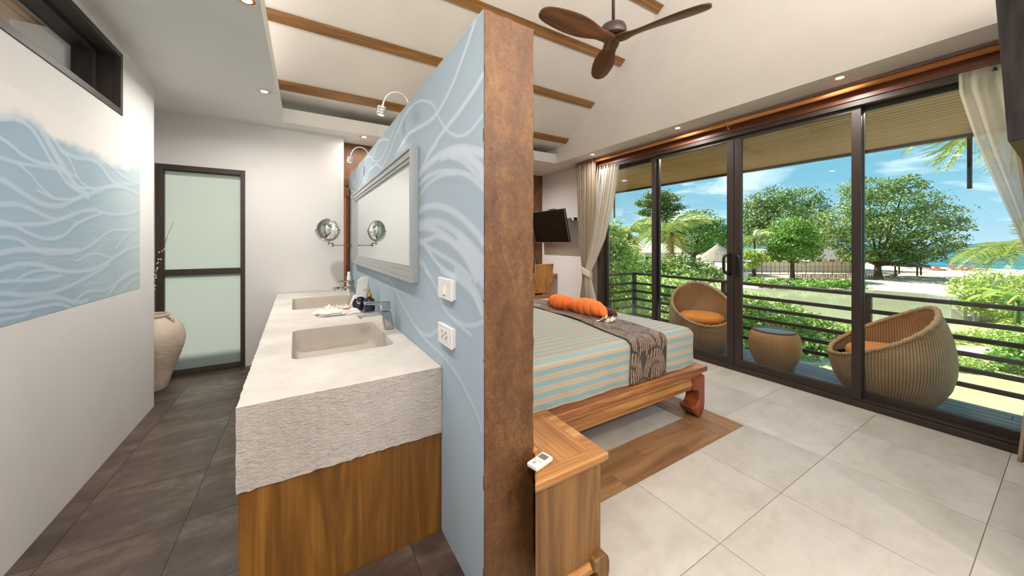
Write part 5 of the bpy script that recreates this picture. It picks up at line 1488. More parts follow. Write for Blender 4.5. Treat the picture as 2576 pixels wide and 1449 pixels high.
# ------------------------------------------------------------------ rattan pod chairs and table on the balcony
def pod_chair(name, lab, x, y, rot):
    """opening faces local -y, high back at +y"""
    t = thing(name, lab, 'armchair', (x, y, -0.1), rot, 'rattan pod chairs on the balcony')
    PR = [(0.0, 0.245), (0.03, 0.275), (0.10, 0.325), (0.20, 0.374), (0.32, 0.400), (0.42, 0.405), (0.52, 0.398), (0.62, 0.382), (0.72, 0.358), (0.80, 0.330), (0.88, 0.292), (0.95, 0.24)]
    pz = [p[0] for p in PR]; pr = [p[1] for p in PR]
    def rim(a):
        c = 0.5 + 0.5 * math.sin(a)          # 1 at back, 0 at front
        return 0.375 + 0.485 * c
    def surf(a, h, ins=0.0):
        r = np.interp(h, pz, pr) - ins
        return (r * math.cos(a), r * math.sin(a) * 1.0, h)
    N = 96
    mb = MB().grid(lambda u, v: surf(2 * PI * u, rim(2 * PI * u) * v), N, 36, True, lambda u, v: (u, rim(2 * PI * u) * v / 0.9))
    obj('shell', mb, M['wicker'], t, fixn=False)
    def inner(u, v):
        a = 2 * PI * u; h = rim(a) + (0.35 - rim(a)) * v
        return surf(a, h, 0.030)
    mb = MB().grid(inner, N, 24, True, lambda u, v: (u, (rim(2 * PI * u) + (0.35 - rim(2 * PI * u)) * v) / 0.9))
    mb.lathe([(0.357, 0.35), (0.0001, 0.35)], N)
    obj('inner_shell', mb, M['wicker'], t, fixn=False)
    pts = []
    for k in range(120):
        a = 2 * PI * k / 120; p = surf(a, rim(a), 0.014)
        pts.append((p[0] + 0.002 * math.sin(k * 1.7), p[1], p[2] + 0.004 + 0.002 * math.cos(k * 1.7)))
    mb = MB(); seg = 10
    mb.tube(pts, [0.021 + 0.003 * math.sin(k * PI / 2) for k in range(120)], seg, closed=True)
    nb = len(pts) * seg
    for i, fc in enumerate(mb.f):
        k = i // seg; q = i % seg
        mb.uv[i] = [(k / 120, q / seg), (k / 120, (q + 1) / seg), ((k + 1) / 120, (q + 1) / seg), ((k + 1) / 120, q / seg)]
    obj('braided_rim', mb, M['wicker_rim'], t, fixn=False)
    mb = MB().lathe([(0.0001, 0.352), (0.22, 0.352), (0.262, 0.365), (0.280, 0.400), (0.272, 0.445), (0.235, 0.472), (0.12, 0.485), (0.0001, 0.480)], 48)
    obj('seat_cushion', mb, M['cushion'], t)
    return t
pod_chair('rattan_chair', 'rattan pod chair with an orange cushion, facing out from beside the door handle', 4.680, 2.720, math.radians(-45))
pod_chair('rattan_chair', 'rattan pod chair seen from behind at the right, facing the small round table', 4.600, 0.930, math.radians(207))
tb2 = thing('rattan_table', 'barrel-shaped rattan side table with a round glass top', 'side table', (4.700, 1.860, -0.1))
tp = [(0.0, 0.165), (0.05, 0.195), (0.13, 0.232), (0.22, 0.252), (0.30, 0.252), (0.37, 0.238), (0.41, 0.218), (0.425, 0.205)]
mb = MB().grid(lambda u, v: (np.interp(v * 0.425, [p[0] for p in tp], [p[1] for p in tp]) * math.cos(2 * PI * u), np.interp(v * 0.425, [p[0] for p in tp], [p[1] for p in tp]) * math.sin(2 * PI * u), v * 0.425), 80, 22)
obj('shell', mb, M['wicker_t'], tb2, fixn=False)
obj('rim', MB().tube([(0.205 * math.cos(2 * PI * k / 60), 0.205 * math.sin(2 * PI * k / 60), 0.424) for k in range(60)], 0.010, 8, closed=True), M['wicker_t'], tb2)
tgm = plain('table_glass', (112, 150, 172), 0.04)
obj('glass_top', MB().lathe([(0.0001, 0.428), (0.197, 0.428), (0.199, 0.421), (0.0001, 0.420)], 60), tgm, tb2)
# ------------------------------------------------------------------ outside: garden, lagoon, beach, sea
GZ = -3.30
RV, FV = Vector((CA, -SA, 0)), Vector((SA, CA, 0))
def site(a, w, row=None, z=None):
    """a point of the grounds: lateral bearing a (pixel column), distance w, height from a row or given"""
    p = RV * ((a - CX) / FPX * w) + FV * w
    p.z = z if z is not None else EYE + (CY - row) / FPX * w
    return p
def poly_ground(name, pts, z, depth, mat, lab, cat, st=False):
    mb = MB().prism([(p[0], p[1]) for p in pts], z - depth, z, 'z')
    o = obj(name, mb, mat)
    return struct(o, lab, cat)
def S2(a, w): p = site(a, w, z=0); return (p.x, p.y)
poly_ground('sea', [(40, -3000), (4000, -3000), (4000, 4000), (-2500, 4000), (-2500, 100), (40, 60)], -3.9, 0.3, M['sea'], 'turquoise sea beyond the beach', 'sea')
poly_ground('lagoon', [S2(1300, 14), S2(2900, 14), S2(2900, 44), S2(1300, 48)], -3.325, 0.4, M['river'], 'calm pale green lagoon between the garden and the beach', 'lagoon')
poly_ground('beach', [S2(1300, 44), S2(1600, 42), S2(1820, 37), S2(1900, 35.0), S2(1960, 34.4), S2(2040, 34.7), S2(2100, 34.4), S2(2160, 34.3), S2(2210, 33.9), S2(2260, 33.0), S2(2300, 32.2), S2(2340, 31.4), S2(2380, 30.2), S2(2430, 29.2), S2(2500, 28.4), S2(2600, 28), S2(3000, 26), S2(3300, 40), S2(2700, 56), S2(2576, 60), S2(2440, 65), S2(2330, 68), S2(2230, 72), S2(2170, 92), S2(1900, 130), S2(1300, 190)],
            GZ, 0.9, M['sand'], 'pale sand beach across the lagoon', 'beach')
poly_ground('garden_lawn', [(4.3, -14), (4.3, 15), S2(1400, 40), S2(1650, 38), S2(1850, 24), S2(1950, 17.5), S2(2150, 17.2), S2(2400, 19.5), S2(2700, 22), S2(3200, 16)],
            GZ - 0.01, 0.8, M['grass'], 'sunlit lawn below the balcony', 'lawn')
def strip_path(pts, wd, lab):
    mb = MB(); L = [site(a, w, z=GZ) for a, w in pts]
    for p, q in zip(L[:-1], L[1:]):
        d = (q - p).normalized(); n = Vector((-d.y, d.x, 0)) * wd / 2
        mb.prism([(v.x, v.y) for v in (p + n, p - n, q - n, q + n)], GZ - 0.01, GZ + 0.03, 'z')
    struct(obj('garden_path', mb, M['path']), lab, 'path')
strip_path([(1980, 13.6), (2120, 13.7), (2300, 14.4), (2400, 14.7), (2520, 14.8), (2700, 14.2)], 0.9, 'pale garden path behind the low hedge')

def leaves(name, blobs, N, size, mat, parent=None, seed=1, flat=0.25, tone=(0.1, 0.95), clump=18, spread=0.22, shell=0.55, aspect=0.62):
    """one mesh of many small leaves clustered over a set of ellipsoid lumps; blobs: (centre, r_side, r_depth, r_up)"""
    r = np.random.RandomState(seed)
    B = np.array([[c.x, c.y, c.z, a, b, u] for c, a, b, u in blobs])
    vol = (B[:, 3] * B[:, 5] + B[:, 4] * B[:, 5]) ; pr = vol / vol.sum()
    nc = max(1, N // clump)
    k = r.choice(len(B), nc, p=pr)
    d = r.normal(size=(nc, 3)); d /= np.linalg.norm(d, axis=1)[:, None]
    rad = shell + (1 - shell) * r.rand(nc) ** 0.6
    d *= rad[:, None]
    side = np.array(RV); fw = np.array(FV)
    cc = B[k, :3] + d[:, :1] * B[k, 3:4] * side + d[:, 1:2] * B[k, 4:5] * fw
    cc[:, 2] += d[:, 2] * B[k, 5]
    cr = spread * np.sqrt(B[k, 3] * B[k, 5])
    idx = np.repeat(np.arange(nc), clump)
    off = r.normal(size=(len(idx), 3)) * cr[idx][:, None] * np.array([1, 1, 0.42])
    P = cc[idx] + off
    nrm = r.normal(size=P.shape) * 0.75; nrm[:, 2] = np.abs(nrm[:, 2]) + flat
    out = d[idx]; nrm += 0.5 * (out[:, :1] * side + out[:, 1:2] * fw)
    nrm /= np.linalg.norm(nrm, axis=1)[:, None]
    ax = r.normal(size=P.shape); ax -= (ax * nrm).sum(1)[:, None] * nrm; ax /= np.linalg.norm(ax, axis=1)[:, None]
    bx = np.cross(nrm, ax)
    s = size * (0.65 + 0.7 * r.rand(len(P)))[:, None]
    w2 = s * aspect / 2
    V = np.stack([P - ax * s * 0.5, P + bx * w2 - ax * s * 0.05, P + ax * s * 0.5, P - bx * w2 - ax * s * 0.05], 1).reshape(-1, 3)
    n = len(P)
    F = np.arange(4 * n).reshape(n, 4)
    hgt = np.clip(0.5 + 0.5 * d[idx][:, 2], 0, 1)
    tn = tone[0] + (tone[1] - tone[0]) * np.clip(0.5 * r.rand(n) + 0.35 * r.rand(nc)[idx] + 0.15 * hgt, 0, 1)
    pv = np.array(parent.location) if parent is not None else np.zeros(3)
    o = paint_mesh(name, V - pv[None], F, None, mat, parent)
    at = o.data.attributes.new('tone', 'FLOAT', 'POINT')
    at.data.foreach_set('value', np.repeat(tn, 4).astype(np.float32))
    return o
def blob(a, row, w, rx, ry, depth=1.0):
    k = w / FPX
    return (site(a, w, row=row), rx * k, rx * k * depth, ry * k)

def tree(lab, a, w, base_row, blobs, N, size, mat, seed, group='trees across the lagoon', trunk=0.25, branches=True, name='tree', **k):
    b0 = site(a, w, row=base_row) if base_row else site(a, w, z=GZ)
    t = thing(name, lab, 'tree' if name == 'tree' else 'shrub', tuple(b0), 0, group)
    bl = [blob(x, y, w + dw, rx, ry) for x, y, rx, ry, dw in blobs]
    if trunk:
        top = min(bl, key=lambda q: q[0].z)[0]
        mb = MB(); r = random.Random(seed)
        fork = Vector((0, 0, max(0.8, (top.z - b0.z) * 0.62)))
        mb.tube([(0, 0, -0.1), (0.1 * trunk, 0, fork.z * 0.5), tuple(fork)], [trunk * 1.25, trunk, trunk * 0.85], 10)
        if branches:
            for c, rx, rd, rz in bl:
                e = c - b0
                m = fork * 0.4 + e * 0.6 + Vector((r.uniform(-.3, .3), r.uniform(-.3, .3), -0.2))
                mb.tube([tuple(fork * 0.95), tuple(m), tuple(e)], [trunk * 0.42, trunk * 0.24, trunk * 0.08], 7)
        obj('trunk', mb, M['bark'], t)
    f = leaves('foliage', bl, N, size, mat, t, seed, **k); f['kind'] = 'stuff'
    return t

# far trees across the lagoon
tree('broad spreading tree on the beach, its trunk standing in the sand beside the thatched shelter', 2208, 47, 697,
     [(2185, 480, 60, 34, 0), (2275, 470, 42, 24, -1), (2230, 515, 100, 40, 0), (2125, 560, 70, 40, 1), (2330, 545, 70, 34, -1), (2385, 565, 38, 18, -2), (2260, 570, 100, 36, -2), (2180, 600, 90, 34, 2), (2320, 610, 80, 30, 1), (2400, 628, 42, 16, -1), (2085, 600, 46, 28, 2), (2230, 645, 70, 22, 1), (2155, 645, 40, 20, -1), (2280, 450, 24, 10, 0), (2180, 640, 60, 20, 0), (2290, 632, 60, 22, -1), (2345, 648, 40, 14, 0), (2430, 575, 20, 10, 0)],
     26000, 0.30, M['leaf_tree'], 21, trunk=0.38, clump=14, spread=0.17, shell=0.45, tone=(0.0, 1.0))
tree('huge dense tree rising behind the white bamboo fence', 1960, 66, 690,
     [(1905, 545, 45, 45, 0), (1945, 505, 55, 32, 0), (2010, 500, 50, 28, 2), (1960, 560, 80, 45, -2), (2040, 545, 42, 40, 0), (1890, 590, 40, 34, -2), (2000, 610, 70, 34, 0), (2065, 580, 26, 30, 0)],
     20000, 0.38, M['leaf_tree'], 22, trunk=0.5, clump=16, spread=0.18, shell=0.5, tone=(0.0, 0.8))
tree('small round bright green tree in front of the bamboo fence', 1993, 46, 699,
     [(1992, 575, 42, 28, 0), (1970, 605, 36, 28, -1), (2015, 600, 40, 28, 0), (1960, 640, 32, 20, 0), (2000, 640, 50, 20, -1), (2040, 628, 26, 16, 0)],
     12000, 0.26, M['leaf_bright'], 23, trunk=0.24, clump=14, spread=0.2)
tree('tall flat-topped tree above the grey roof at the left', 1650, 58, 690,
     [(1655, 492, 34, 11, 0), (1680, 500, 30, 9, 1), (1625, 512, 26, 8, 0), (1690, 522, 34, 8, 0), (1630, 535, 24, 9, -1), (1668, 540, 40, 8, 1), (1650, 515, 34, 9, 0)],
     6000, 0.34, M['leaf_tree'], 24, trunk=0.3, clump=12, spread=0.3, tone=(0.0, 0.7))
tree('wide mid-green tree behind the thatched pavilion', 1745, 56, 690,
     [(1712, 560, 40, 26, 0), (1760, 555, 44, 26, 0), (1800, 575, 32, 26, -1), (1740, 600, 60, 30, -2), (1790, 612, 46, 28, 0), (1680, 590, 30, 26, 0), (1640, 575, 34, 24, 2), (1820, 600, 16, 20, 0)],
     15000, 0.31, M['leaf_bright'], 25, trunk=0.4, clump=16, spread=0.2, tone=(0.05, 0.85))
tree('pale yellow-green shrub tree beside the handle stile', 1893, 40, 700,
     [(1885, 640, 24, 14, 0), (1905, 650, 20, 12, 0), (1893, 668, 16, 8, 0)], 1800, 0.24, M['leaf_bush'], 26, trunk=0.08, clump=12, tone=(0.3, 1.0))
tree('row of clipped green shrubs on the lagoon bank below the bamboo fence', 2030, 36, 712,
     [(1930, 712, 34, 10, 0), (1980, 712, 40, 9, 0.6), (2030, 715, 40, 10, 0), (2080, 712, 40, 10, 0), (2130, 713, 34, 10, 0), (1900, 706, 20, 9, 2), (2168, 712, 14, 6, 0)], 5500, 0.22, M['leaf_bright'], 27, name='bank_shrubs', trunk=0, clump=14, tone=(0.2, 1.0), group='shrubs on the far bank')
# garden greenery on this side
tree('tall leafy shrub with big round leaves behind the left curtain', 1530, 13, None,
     [(1535, 600, 36, 46, 0), (1560, 655, 44, 46, 0.4), (1520, 700, 50, 60, -0.5), (1500, 640, 40, 60, 0), (1555, 760, 60, 60, 0)], 10500, 0.15, M['leaf_vine'], 31, name='leafy_shrub', group='garden shrubs', trunk=0.08, clump=12, spread=0.25, tone=(0.25, 1.0))
tree('creeper-covered hedge running behind the railing from the left curtain to the tall shrub', 1640, 15, None,
     [(1600, 745, 60, 60, 0.5), (1660, 735, 60, 46, 0), (1720, 745, 60, 50, 0), (1780, 770, 60, 60, 0), (1640, 820, 90, 70, -1), (1740, 840, 90, 60, -1)], 13000, 0.17, M['leaf_vine'], 32, name='creeper_hedge', group='garden hedges', trunk=0, clump=14, spread=0.16, tone=(0.2, 1.0))
tree('rounded mid-green shrubs below the grey roof at the left', 1700, 21, None,
     [(1655, 680, 50, 30, 0), (1720, 672, 44, 34, 1), (1770, 690, 40, 26, 0), (1612, 690, 30, 24, 0), (1700, 700, 70, 24, -1)], 6500, 0.19, M['leaf_tree'], 33, name='round_shrubs', group='garden shrubs', trunk=0, clump=12, tone=(0.25, 0.95))
tree('creeper-covered hedge sloping down in front of the lagoon behind the glass table', 1960, 15.5, None,
     [(1870, 775, 50, 44, 0), (1930, 790, 60, 44, 0), (1990, 815, 60, 44, 0), (2050, 835, 56, 38, 0), (2110, 845, 50, 34, 0), (1890, 850, 70, 46, -0.7), (1990, 870, 80, 34, -0.9), (2160, 850, 40, 28, 0), (2210, 860, 40, 20, 0.4), (2030, 850, 60, 30, -0.4)], 15000, 0.165, M['leaf_vine'], 34, name='creeper_hedge', group='garden hedges', trunk=0, clump=14, spread=0.16, tone=(0.2, 1.0))
tree('feathery light green bush hanging over the stone wall at the right', 2500, 19.5, 800,
     [(2440, 725, 40, 28, 0), (2500, 715, 60, 34, 0), (2560, 730, 60, 40, 0), (2450, 760, 40, 26, 0), (2520, 765, 60, 34, -0.5), (2590, 790, 50, 46, 0), (2640, 740, 60, 60, 0)], 9500, 0.20, M['leaf_bush'], 35, name='feathery_bush', group='garden shrubs', trunk=0, clump=16, spread=0.2, tone=(0.25, 1.0), aspect=0.35)
tree('low clipped hedge beyond the lawn, left of the tall corner hedge', 2430, 12.7, None,
     [(2400, 925, 30, 26, 0), (2440, 930, 36, 30, 0), (2480, 935, 34, 30, 0.2), (2360, 925, 30, 22, 0.2)], 5200, 0.10, M['leaf_vine'], 36, name='clipped_hedge', group='garden hedges', trunk=0, clump=14, spread=0.16, tone=(0.25, 1.0))
tree('taller corner hedge at the right end of the lawn', 2560, 12.5, None,
     [(2545, 905, 40, 44, 0), (2600, 900, 60, 60, 0), (2540, 960, 30, 26, 0)], 4500, 0.12, M['leaf_bright'], 37, name='corner_hedge', group='garden hedges', trunk=0, clump=14, spread=0.16, tone=(0.2, 0.95))
tree('row of broad-leaved plants along the path in front of the block wall', 2450, 16.3, None,
     [(2400, 852, 34, 16, 0), (2460, 850, 40, 18, 0), (2520, 848, 40, 24, 0), (2580, 850, 50, 30, 0), (2350, 850, 34, 12, 0), (2280, 850, 30, 12, 0)], 4200, 0.15, M['leaf_vine'], 38, name='broad_leaf_plants', group='garden shrubs', trunk=0, clump=10, spread=0.25, tone=(0.3, 1.0))

# palms: one frond mesh per palm, fronds copied round the crown
def frond_mesh(L, droop, nl, lw, ll, mat):
    V = []; F = []; pts = []
    for i in range(13):
        t = i / 12; x = L * (t - 0.12 * t * t * droop); z = L * (0.34 * t - (0.34 + 0.42 * droop) * t * t)
        pts.append((x, z))
    xs = np.array([p[0] for p in pts]); zs = np.array([p[1] for p in pts]); tt = np.linspace(0, 1, 13)
    r = random.Random(3)
    for i in range(nl):
        t = 0.10 + 0.88 * i / (nl - 1)
        x, z = np.interp(t, tt, xs), np.interp(t, tt, zs)
        ln = ll * (0.45 + 1.0 * math.sin(PI * min(1, t * 0.9 + 0.12)) ** 0.8)
        for s in (-1, 1):
            fw = 0.55 + r.uniform(-.1, .1); dn = -0.35 - 0.45 * r.random()
            d = Vector((fw, s, dn)).normalized() * ln
            b = len(V); o = Vector((x, 0, z))
            u = Vector((lw, 0, 0.0))
            V += [o - u, o + d * 0.55 + u * 0.7 + Vector((0, 0, 0.04 * ln)), o + d, o + u]
            F.append((b, b + 1, b + 2, b + 3))
    mb = MB().add(V, F)
    mb.tube([(p[0], 0, p[1]) for p in pts], [0.022 * L * (1 - 0.85 * i / 12) for i in range(13)], 5)
    me = mb.mesh('frond'); me.materials.append(mat)
    at = me.attributes.new('tone', 'FLOAT', 'POINT')
    at.data.foreach_set('value', np.clip(NR.rand(len(me.vertices)) * 0.6 + 0.25, 0, 1).astype(np.float32))
    return me
def palm(lab, a, w, row, L, nf, seed, dry=2, base_row=None, tr=0.14, group='coconut palms', nl=26):
    c = site(a, w, row=row)
    bz = GZ if base_row is None else site(a, w, row=base_row).z
    t = thing('palm', lab, 'palm', (c.x, c.y, bz), 0, group)
    H_ = c.z - bz
    obj('trunk', MB().tube([(0.25, 0.1, -0.1), (0.12, 0.05, H_ * 0.5), (0, 0, H_)], [tr * 1.4, tr, tr * 0.85], 10), M['bark'], t)
    fm = frond_mesh(L, 1.0, nl, 0.022 * L, 0.30 * L, M['leaf_palm'])
    fd = frond_mesh(L * 0.9, 2.2, nl, 0.02 * L, 0.22 * L, M['leaf_dry']) if dry else None
    r = random.Random(seed)
    for k in range(nf):
        el = -0.95 + 1.25 * ((k * 0.618) % 1.0)
        inst('frond', fm, t, (0, 0, H_), (r.uniform(-.2, .2), el, k * 2.399 + r.uniform(-.2, .2)), (1, 1, 1))
    for k in range(dry):
        o = inst('frond', fd, t, (0, 0, H_ - 0.1), (0, 0.55 + 0.2 * k, r.uniform(0, 6.28)))
        o['label'] = 'dry straw-coloured frond hanging down'
    return t
palm('coconut palm with a dry hanging frond just right of the left curtain', 1583, 20, 590, 2.0, 15, 3, 2)
palm('coconut palm in front of the grey roof beyond the first door stile', 1690, 25, 585, 2.9, 16, 8, 3)
palm('short coconut palm beside the door handle stile beyond the lagoon', 1898, 48, 600, 2.6, 14, 5, 0)
palm('coconut palm behind the small bright tree at the end of the fence', 2045, 60, 580, 3.0, 12, 6, 0)
palm('coconut palm leaning in from the right behind the sheer curtain', 2600, 15, 620, 2.5, 17, 9, 0, tr=0.12)
palm('tall coconut palm close to the eave, one frond tip hanging into view', 2655, 10.5, 240, 3.3, 16, 12, 0, tr=0.12)

# banana plant at the right
bp = site(2560, 17, z=GZ)
bn = thing('banana_plant', 'banana plant with broad paddle leaves behind the feathery bush', 'plant', tuple(bp))
obj('stem', MB().tube([(0, 0, 0), (0, 0, 1.9)], [0.12, 0.07], 10), M['leaf_bush'], bn)
mb = MB()
def ban(u, v):
    x = 2.3 * v; wd = 0.24 * math.sin(PI * min(1, v * 0.93 + 0.05)) ** 0.6
    return (x, (u - 0.5) * 2 * wd, 0.75 * x - 0.30 * x * x + 0.10 * (1 - abs(2 * u - 1)) * -1 + 0.012 * math.sin(v * 60))
mb.grid(ban, 6, 24)
bme = mb.mesh('leaf'); bme.materials.append(M['leaf_bright'])
at = bme.attributes.new('tone', 'FLOAT', 'POINT'); at.data.foreach_set('value', np.full(len(bme.vertices), 0.75, np.float32))
for k, (rz, sc) in enumerate(((2.75, 1.0), (3.05, 0.85), (2.2, 0.8), (1.2, 0.9), (4.0, 0.9), (5.2, 0.8))):
    inst('leaf', bme, bn, (0, 0, 1.85), (0, 0.08 * (k % 3), rz), (sc, sc, sc))

# thatched pavilion, roofs, shelter
def hut(lab, a, w, row_base, row_eave, row_apex, half_px, group, posts=4, plinth=True, mat=None, stone=True):
    b = site(a, w, row=row_base); k = w / FPX
    ze = (row_base - row_eave) * k; za = (row_base - row_apex) * k; R_ = half_px * k
    t = thing('thatched_pavilion', lab, 'pavilion', tuple(b), 0, group)
    mb = MB(); n = 20
    prof = [(R_, ze - 0.12), (R_ * 0.98, ze), (R_ * 0.66, ze + (za - ze) * 0.30), (R_ * 0.34, ze + (za - ze) * 0.62), (R_ * 0.12, ze + (za - ze) * 0.86), (0.05, za)]
    mb.lathe(prof, n, smooth=False)
    obj('thatch_roof', mb, mat or M['thatch'], t)
    for i in range(posts):
        an = PI / 4 + 2 * PI * i / posts; x, y = R_ * 0.72 * math.cos(an), R_ * 0.72 * math.sin(an)
        obj('post', MB().box(x - 0.16, x + 0.16, y - 0.16, y + 0.16, 0, ze + 0.1) if stone else MB().tube([(x, y, 0), (x, y, ze + 0.1)], 0.09, 8), M['render'] if stone else M['bark'], t)
    if plinth:
        obj('plinth', MB().box(-R_ * 0.85, R_ * 0.85, -R_ * 0.85, R_ * 0.85, -0.3, 0.75), M['render'], t)
    return t
hut('round thatched pavilion on white posts beside the middle door stile', 1806, 44, 698, 655, 612, 56, 'thatched shelters')
hut('brown thatched beach shelter under the broad spreading tree', 2284, 48, 692, 668, 651, 36, 'thatched shelters', 4, False, M['thatch'], False)
def house(lab, a0, a1, w, rb, re, rr, group, wall=None, cols=4):
    p0, p1 = site(a0, w, row=rb), site(a1, w, row=rb); k = w / FPX
    t = thing('house', lab, 'house', tuple(p0), math.atan2(p1.y - p0.y, p1.x - p0.x), group)
    L = (p1 - p0).length; ze = (rb - re) * k; zr = (rb - rr) * k
    obj('wall', MB().box(0.4, L - 0.4, 0.6, 4.6, 0, ze), wall or M['render'], t)
    obj('roof', MB().prism([(0 - 0.2, ze - 0.1), (2.6, zr), (5.4, ze - 0.1), (5.4, ze), (2.6, zr + 0.12), (-0.2, ze + 0.02)], -0.3, L + 0.3, 'x'), M['roofing'], t)
    for i in range(cols):
        x = 0.1 + (L - 0.2) * i / (cols - 1)
        obj('column', MB().box(x - 0.15, x + 0.15, 0.0, 0.3, 0, ze), M['render'], t)
    for i in range(cols - 1):
        x = 0.1 + (L - 0.2) * (i + 0.5) / (cols - 1)
        obj('window', MB().box(x - 0.5, x + 0.5, 0.57, 0.62, ze * 0.3, ze * 0.8), M['dark_alu'], t)
house('low house with a grey roof and white columns behind the palms', 1570, 1716, 34, 690, 636, 616, 'houses beyond the garden')
house('beige roofed house behind the right part of the bamboo fence', 2050, 2150, 72, 672, 650, 618, 'houses beyond the garden')
house('pale roofed house behind the shrub tree and the fence', 1902, 1945, 72, 672, 644, 628, 'houses beyond the garden', cols=3)

M['bamboo'] = plain('bamboo_pole', (170, 140, 106), 0.7)
# white bamboo-framed fence
fa, fb_ = site(1850, 52, z=GZ), site(2160, 52, z=GZ)
fe = thing('bamboo_fence', 'white panelled bamboo-framed fence along the sand', 'fence', tuple(fa), math.atan2(fb_.y - fa.y, fb_.x - fa.x))
FLn = (fb_ - fa).length; npn = 14; pw = FLn / npn
for i in range(npn):
    obj('panel', MB().box(i * pw + 0.06, (i + 1) * pw - 0.06, -0.02, 0.02, 0.25, 1.85), M['render'], fe)
for i in range(npn + 1):
    obj('post', MB().box(i * pw - 0.04, i * pw + 0.04, -0.06, 0.06, 0, 2.0), M['bamboo'], fe)
    if i < npn: obj('stud', MB().box((i + .5) * pw - 0.025, (i + .5) * pw + 0.025, -0.05, -0.02, 0.2, 1.9), M['bamboo'], fe)
for z in (0.25, 1.05, 1.85): obj('rail', MB().box(0, FLn, -0.055, -0.02, z - 0.03, z + 0.03), M['bamboo'], fe)
def pickets(lab, a0, a1, w, h, n):
    p, q = site(a0, w, z=GZ), site(a1, w, z=GZ)
    t = thing('picket_fence', lab, 'fence', tuple(p), math.atan2(q.y - p.y, q.x - p.x), 'low stick fences on the sand')
    L = (q - p).length; r = random.Random(n)
    me = MB().box(-0.03, 0.03, -0.03, 0.03, 0, 1).mesh('picket'); me.materials.append(M['bark'])
    for i in range(n): inst('picket', me, t, (L * i / (n - 1), 0, 0), (0, r.uniform(-.06, .06), 0), (1, 1, h * r.uniform(.85, 1.1)))
    obj('rail', MB().box(0, L, -0.02, 0.02, h * 0.6, h * 0.66), M['bark'], t)
pickets('low stick fence along the bank shrubs', 2000, 2146, 44, 0.65, 44)
pickets('low stick fence at the foot of the broad spreading tree', 2162, 2222, 44, 0.65, 20)
# beach umbrellas and loungers
navy = plain('navy_canvas', (48, 54, 84), 0.8)
for k, (a, row, lab) in enumerate(((2332, 657, 'left'), (2408, 662, 'middle'), (2452, 664, 'right'))):
    w = 61; p = site(a, w, z=GZ); k_ = w / FPX; h = EYE + (CY - row + 4) * k_ - GZ
    u = thing('beach_umbrella', 'dark blue beach umbrella by the sea, the %s one of three' % lab, 'umbrella', tuple(p), 0, 'beach umbrellas')
    obj('pole', MB().tube([(0, 0, 0), (0, 0, h)], 0.035, 6), M['render'], u)
    obj('canopy', MB().lathe([(1.45, h - 0.42), (0.8, h - 0.16), (0.0001, h)], 10, smooth=False), navy, u)
def lounger():
    o = thing('sun_lounger', 'x', 'sun lounger', (0, 0, 0), 0, 'red-brown sun loungers at the water edge')
    rm_ = plain('red_brown_cushion', (168, 92, 72), 0.8)
    obj('base', MB().box(0, 1.9, 0, 0.65, 0.22, 0.34), rm_, o)
    obj('back', MB().box(0, 0.7, 0, 0.65, 0, 0.08, Matrix.Translation((1.3, 0, 0.32)) @ Matrix.Rotation(-0.7, 4, 'Y')), rm_, o)
    for x in (0.1, 1.7):
        for y in (0.03, 0.58): obj('leg', MB().box(x, x + 0.06, y, y + 0.05, 0, 0.24), M['bark'], o)
    return o
lg = lounger()
spots = [(2322, 61), (2352, 59), (2380, 57), (2408, 59), (2436, 57), (2464, 56), (2296, 63)]
nm_ = ['second', 'third', 'fourth', 'fifth', 'sixth', 'last', 'first']
for i, (a, w) in enumerate(spots):
    o = lg if i == 0 else copy_tree(lg)
    p = site(a, w, z=GZ); o.location = p; o.rotation_euler.z = 0.35 + 0.12 * (i % 3)
    o['label'] = 'red-brown sun lounger at the water edge, %s from the thatched shelter' % nm_[i]
# signboard, boat, block wall
sg = thing('sign_board', 'small grey board on a thin pole in the sand', 'sign', tuple(site(2427, 27, row=722)))
obj('pole', MB().tube([(0, 0, 0), (0, 0, 0.85)], 0.02, 6), M['bark'], sg)
obj('board', MB().box(-0.05, 0.22, -0.02, 0.02, 0.72, 0.95), plain('grey_board', (140, 136, 122), 0.8), sg)
bt = thing('boat', 'blue and white wooden boat prow floating behind the block wall', 'boat', tuple(site(2398, 24.5, z=-3.78)), -YAW - 0.1)
mb = MB()
mb.add([(0, 0, 1.05), (0.05, 0.04, 1.0), (0.9, 0.5, 0.55), (3.5, 0.7, 0.5), (3.5, -0.7, 0.5), (0.9, -0.5, 0.55), (0.05, -0.04, 1.0), (0.7, 0.0, 0.0), (3.5, 0.45, 0.0), (3.5, -0.45, 0.0)],
       [(0, 1, 7), (1, 2, 7), (2, 3, 8, 7), (0, 7, 6), (6, 7, 5), (5, 7, 9, 4), (7, 8, 9), (3, 4, 9, 8), (0, 6, 5, 2, 1), (2, 5, 4, 3)])
obj('hull', mb, plain('navy_hull_paint', (44, 56, 84), 0.5), bt)
obj('prow_cap', MB().prism([(-0.15, 1.12), (0.12, 0.98), (0.35, 0.82), (0.30, 0.74), (0.02, 0.92)], -0.05, 0.05, 'y'), plain('blue_prow_paint', (30, 120, 190), 0.5), bt)
obj('ribbon', MB().box(0.16, 0.24, -0.07, 0.07, 0.55, 0.92), plain('pink_ribbon', (226, 130, 140), 0.8), bt)
bl_ = thing('block_wall', 'weathered concrete block posts and low wall by the lagoon edge', 'wall', tuple(site(2425, 19.6, z=-3.9)), -YAW + 0.35)
for i, (x, h, wd) in enumerate(((0, 1.45, 0.42), (0.55, 1.05, 0.5), (1.3, 1.2, 0.3))):
    obj('block_post', MB().box(x, x + wd, 0, 0.5, 0, h), M['block'], bl_, bev=0.02)
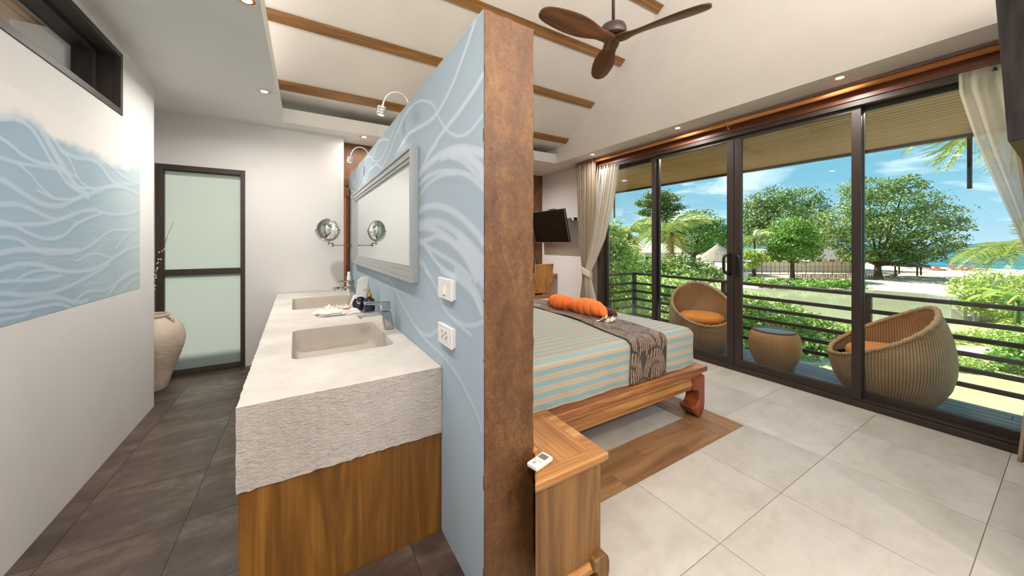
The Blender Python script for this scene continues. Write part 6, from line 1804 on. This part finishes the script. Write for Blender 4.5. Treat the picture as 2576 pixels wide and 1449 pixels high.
for r0 in range(4):
    for c_ in range(7):
        x = 1.75 + c_ * 0.62 + (0.3 if r0 % 2 else 0)
        obj('stone', MB().box(x, x + 0.58, 0.02 + 0.03 * ((c_ * 7 + r0) % 3), 0.5, 0.29 * r0, 0.29 * r0 + 0.27), M['block'], bl_, bev=0.03)
# a person sitting in the shade of the tree
pp = site(2253, 46, z=GZ)
ps = thing('person', 'person in a blue top sitting on a pink towel in the tree shade', 'person', (pp.x, pp.y, pp.z + 0.06), 0.4)
def skin(name, verts, edges, radii, mat, parent):
    me = bpy.data.meshes.new(name); me.from_pydata(verts, edges, []); me.materials.append(mat)
    o = bpy.data.objects.new(name, me); C.objects.link(o); o.parent = parent
    m = o.modifiers.new('skin', 'SKIN'); m.use_smooth_shade = True
    for i, r in enumerate(radii): me.skin_vertices[0].data[i].radius = (r, r)
    me.skin_vertices[0].data[0].use_root = True
    s = o.modifiers.new('sub', 'SUBSURF'); s.levels = 1; s.render_levels = 1
    return o
sv = [(0, 0, 0.16), (0, -0.02, 0.38), (0, -0.04, 0.58), (0, -0.03, 0.70), (0, -0.02, 0.82), (0, -0.02, 0.92),
      (-0.17, -0.03, 0.58), (-0.22, 0.1, 0.36), (-0.16, 0.32, 0.38), (0.17, -0.03, 0.58), (0.24, -0.08, 0.34), (0.26, -0.2, 0.1),
      (-0.1, 0.05, 0.14), (-0.13, 0.42, 0.42), (-0.13, 0.62, 0.07), (-0.13, 0.76, 0.04), (0.1, 0.05, 0.14), (0.14, 0.46, 0.18), (0.16, 0.86, 0.08), (0.17, 0.98, 0.1)]
se = [(0, 1), (1, 2), (2, 3), (3, 4), (4, 5), (2, 6), (6, 7), (7, 8), (2, 9), (9, 10), (10, 11), (0, 12), (12, 13), (13, 14), (14, 15), (0, 16), (16, 17), (17, 18), (18, 19)]
skin('body', sv, se, [0.14, 0.12, 0.13, 0.055, 0.095, 0.08, 0.06, 0.045, 0.03, 0.06, 0.045, 0.03, 0.10, 0.065, 0.05, 0.04, 0.10, 0.065, 0.05, 0.04], plain('skin_tone', (186, 130, 100), 0.6), ps)
obj('top', MB().lathe([(0.16, 0.22), (0.15, 0.40), (0.17, 0.58), (0.07, 0.66)], 14, (0, -0.02, 0)), plain('blue_shirt', (70, 110, 160), 0.8), ps)
obj('hair', MB().lathe([(0.10, 0.80), (0.11, 0.88), (0.09, 0.96), (0.0001, 1.0)], 12, (0, -0.04, 0)), M['black'], ps)
tl = thing('beach_towel', 'pink beach towel on the sand under the seated person', 'towel', tuple(site(2251, 46, z=GZ + 0.005)), 0.4)
obj('cloth', MB().box(-0.5, 0.9, -0.5, 1.1, 0, 0.05), plain('pink_towel', (214, 120, 140), 0.9), tl)
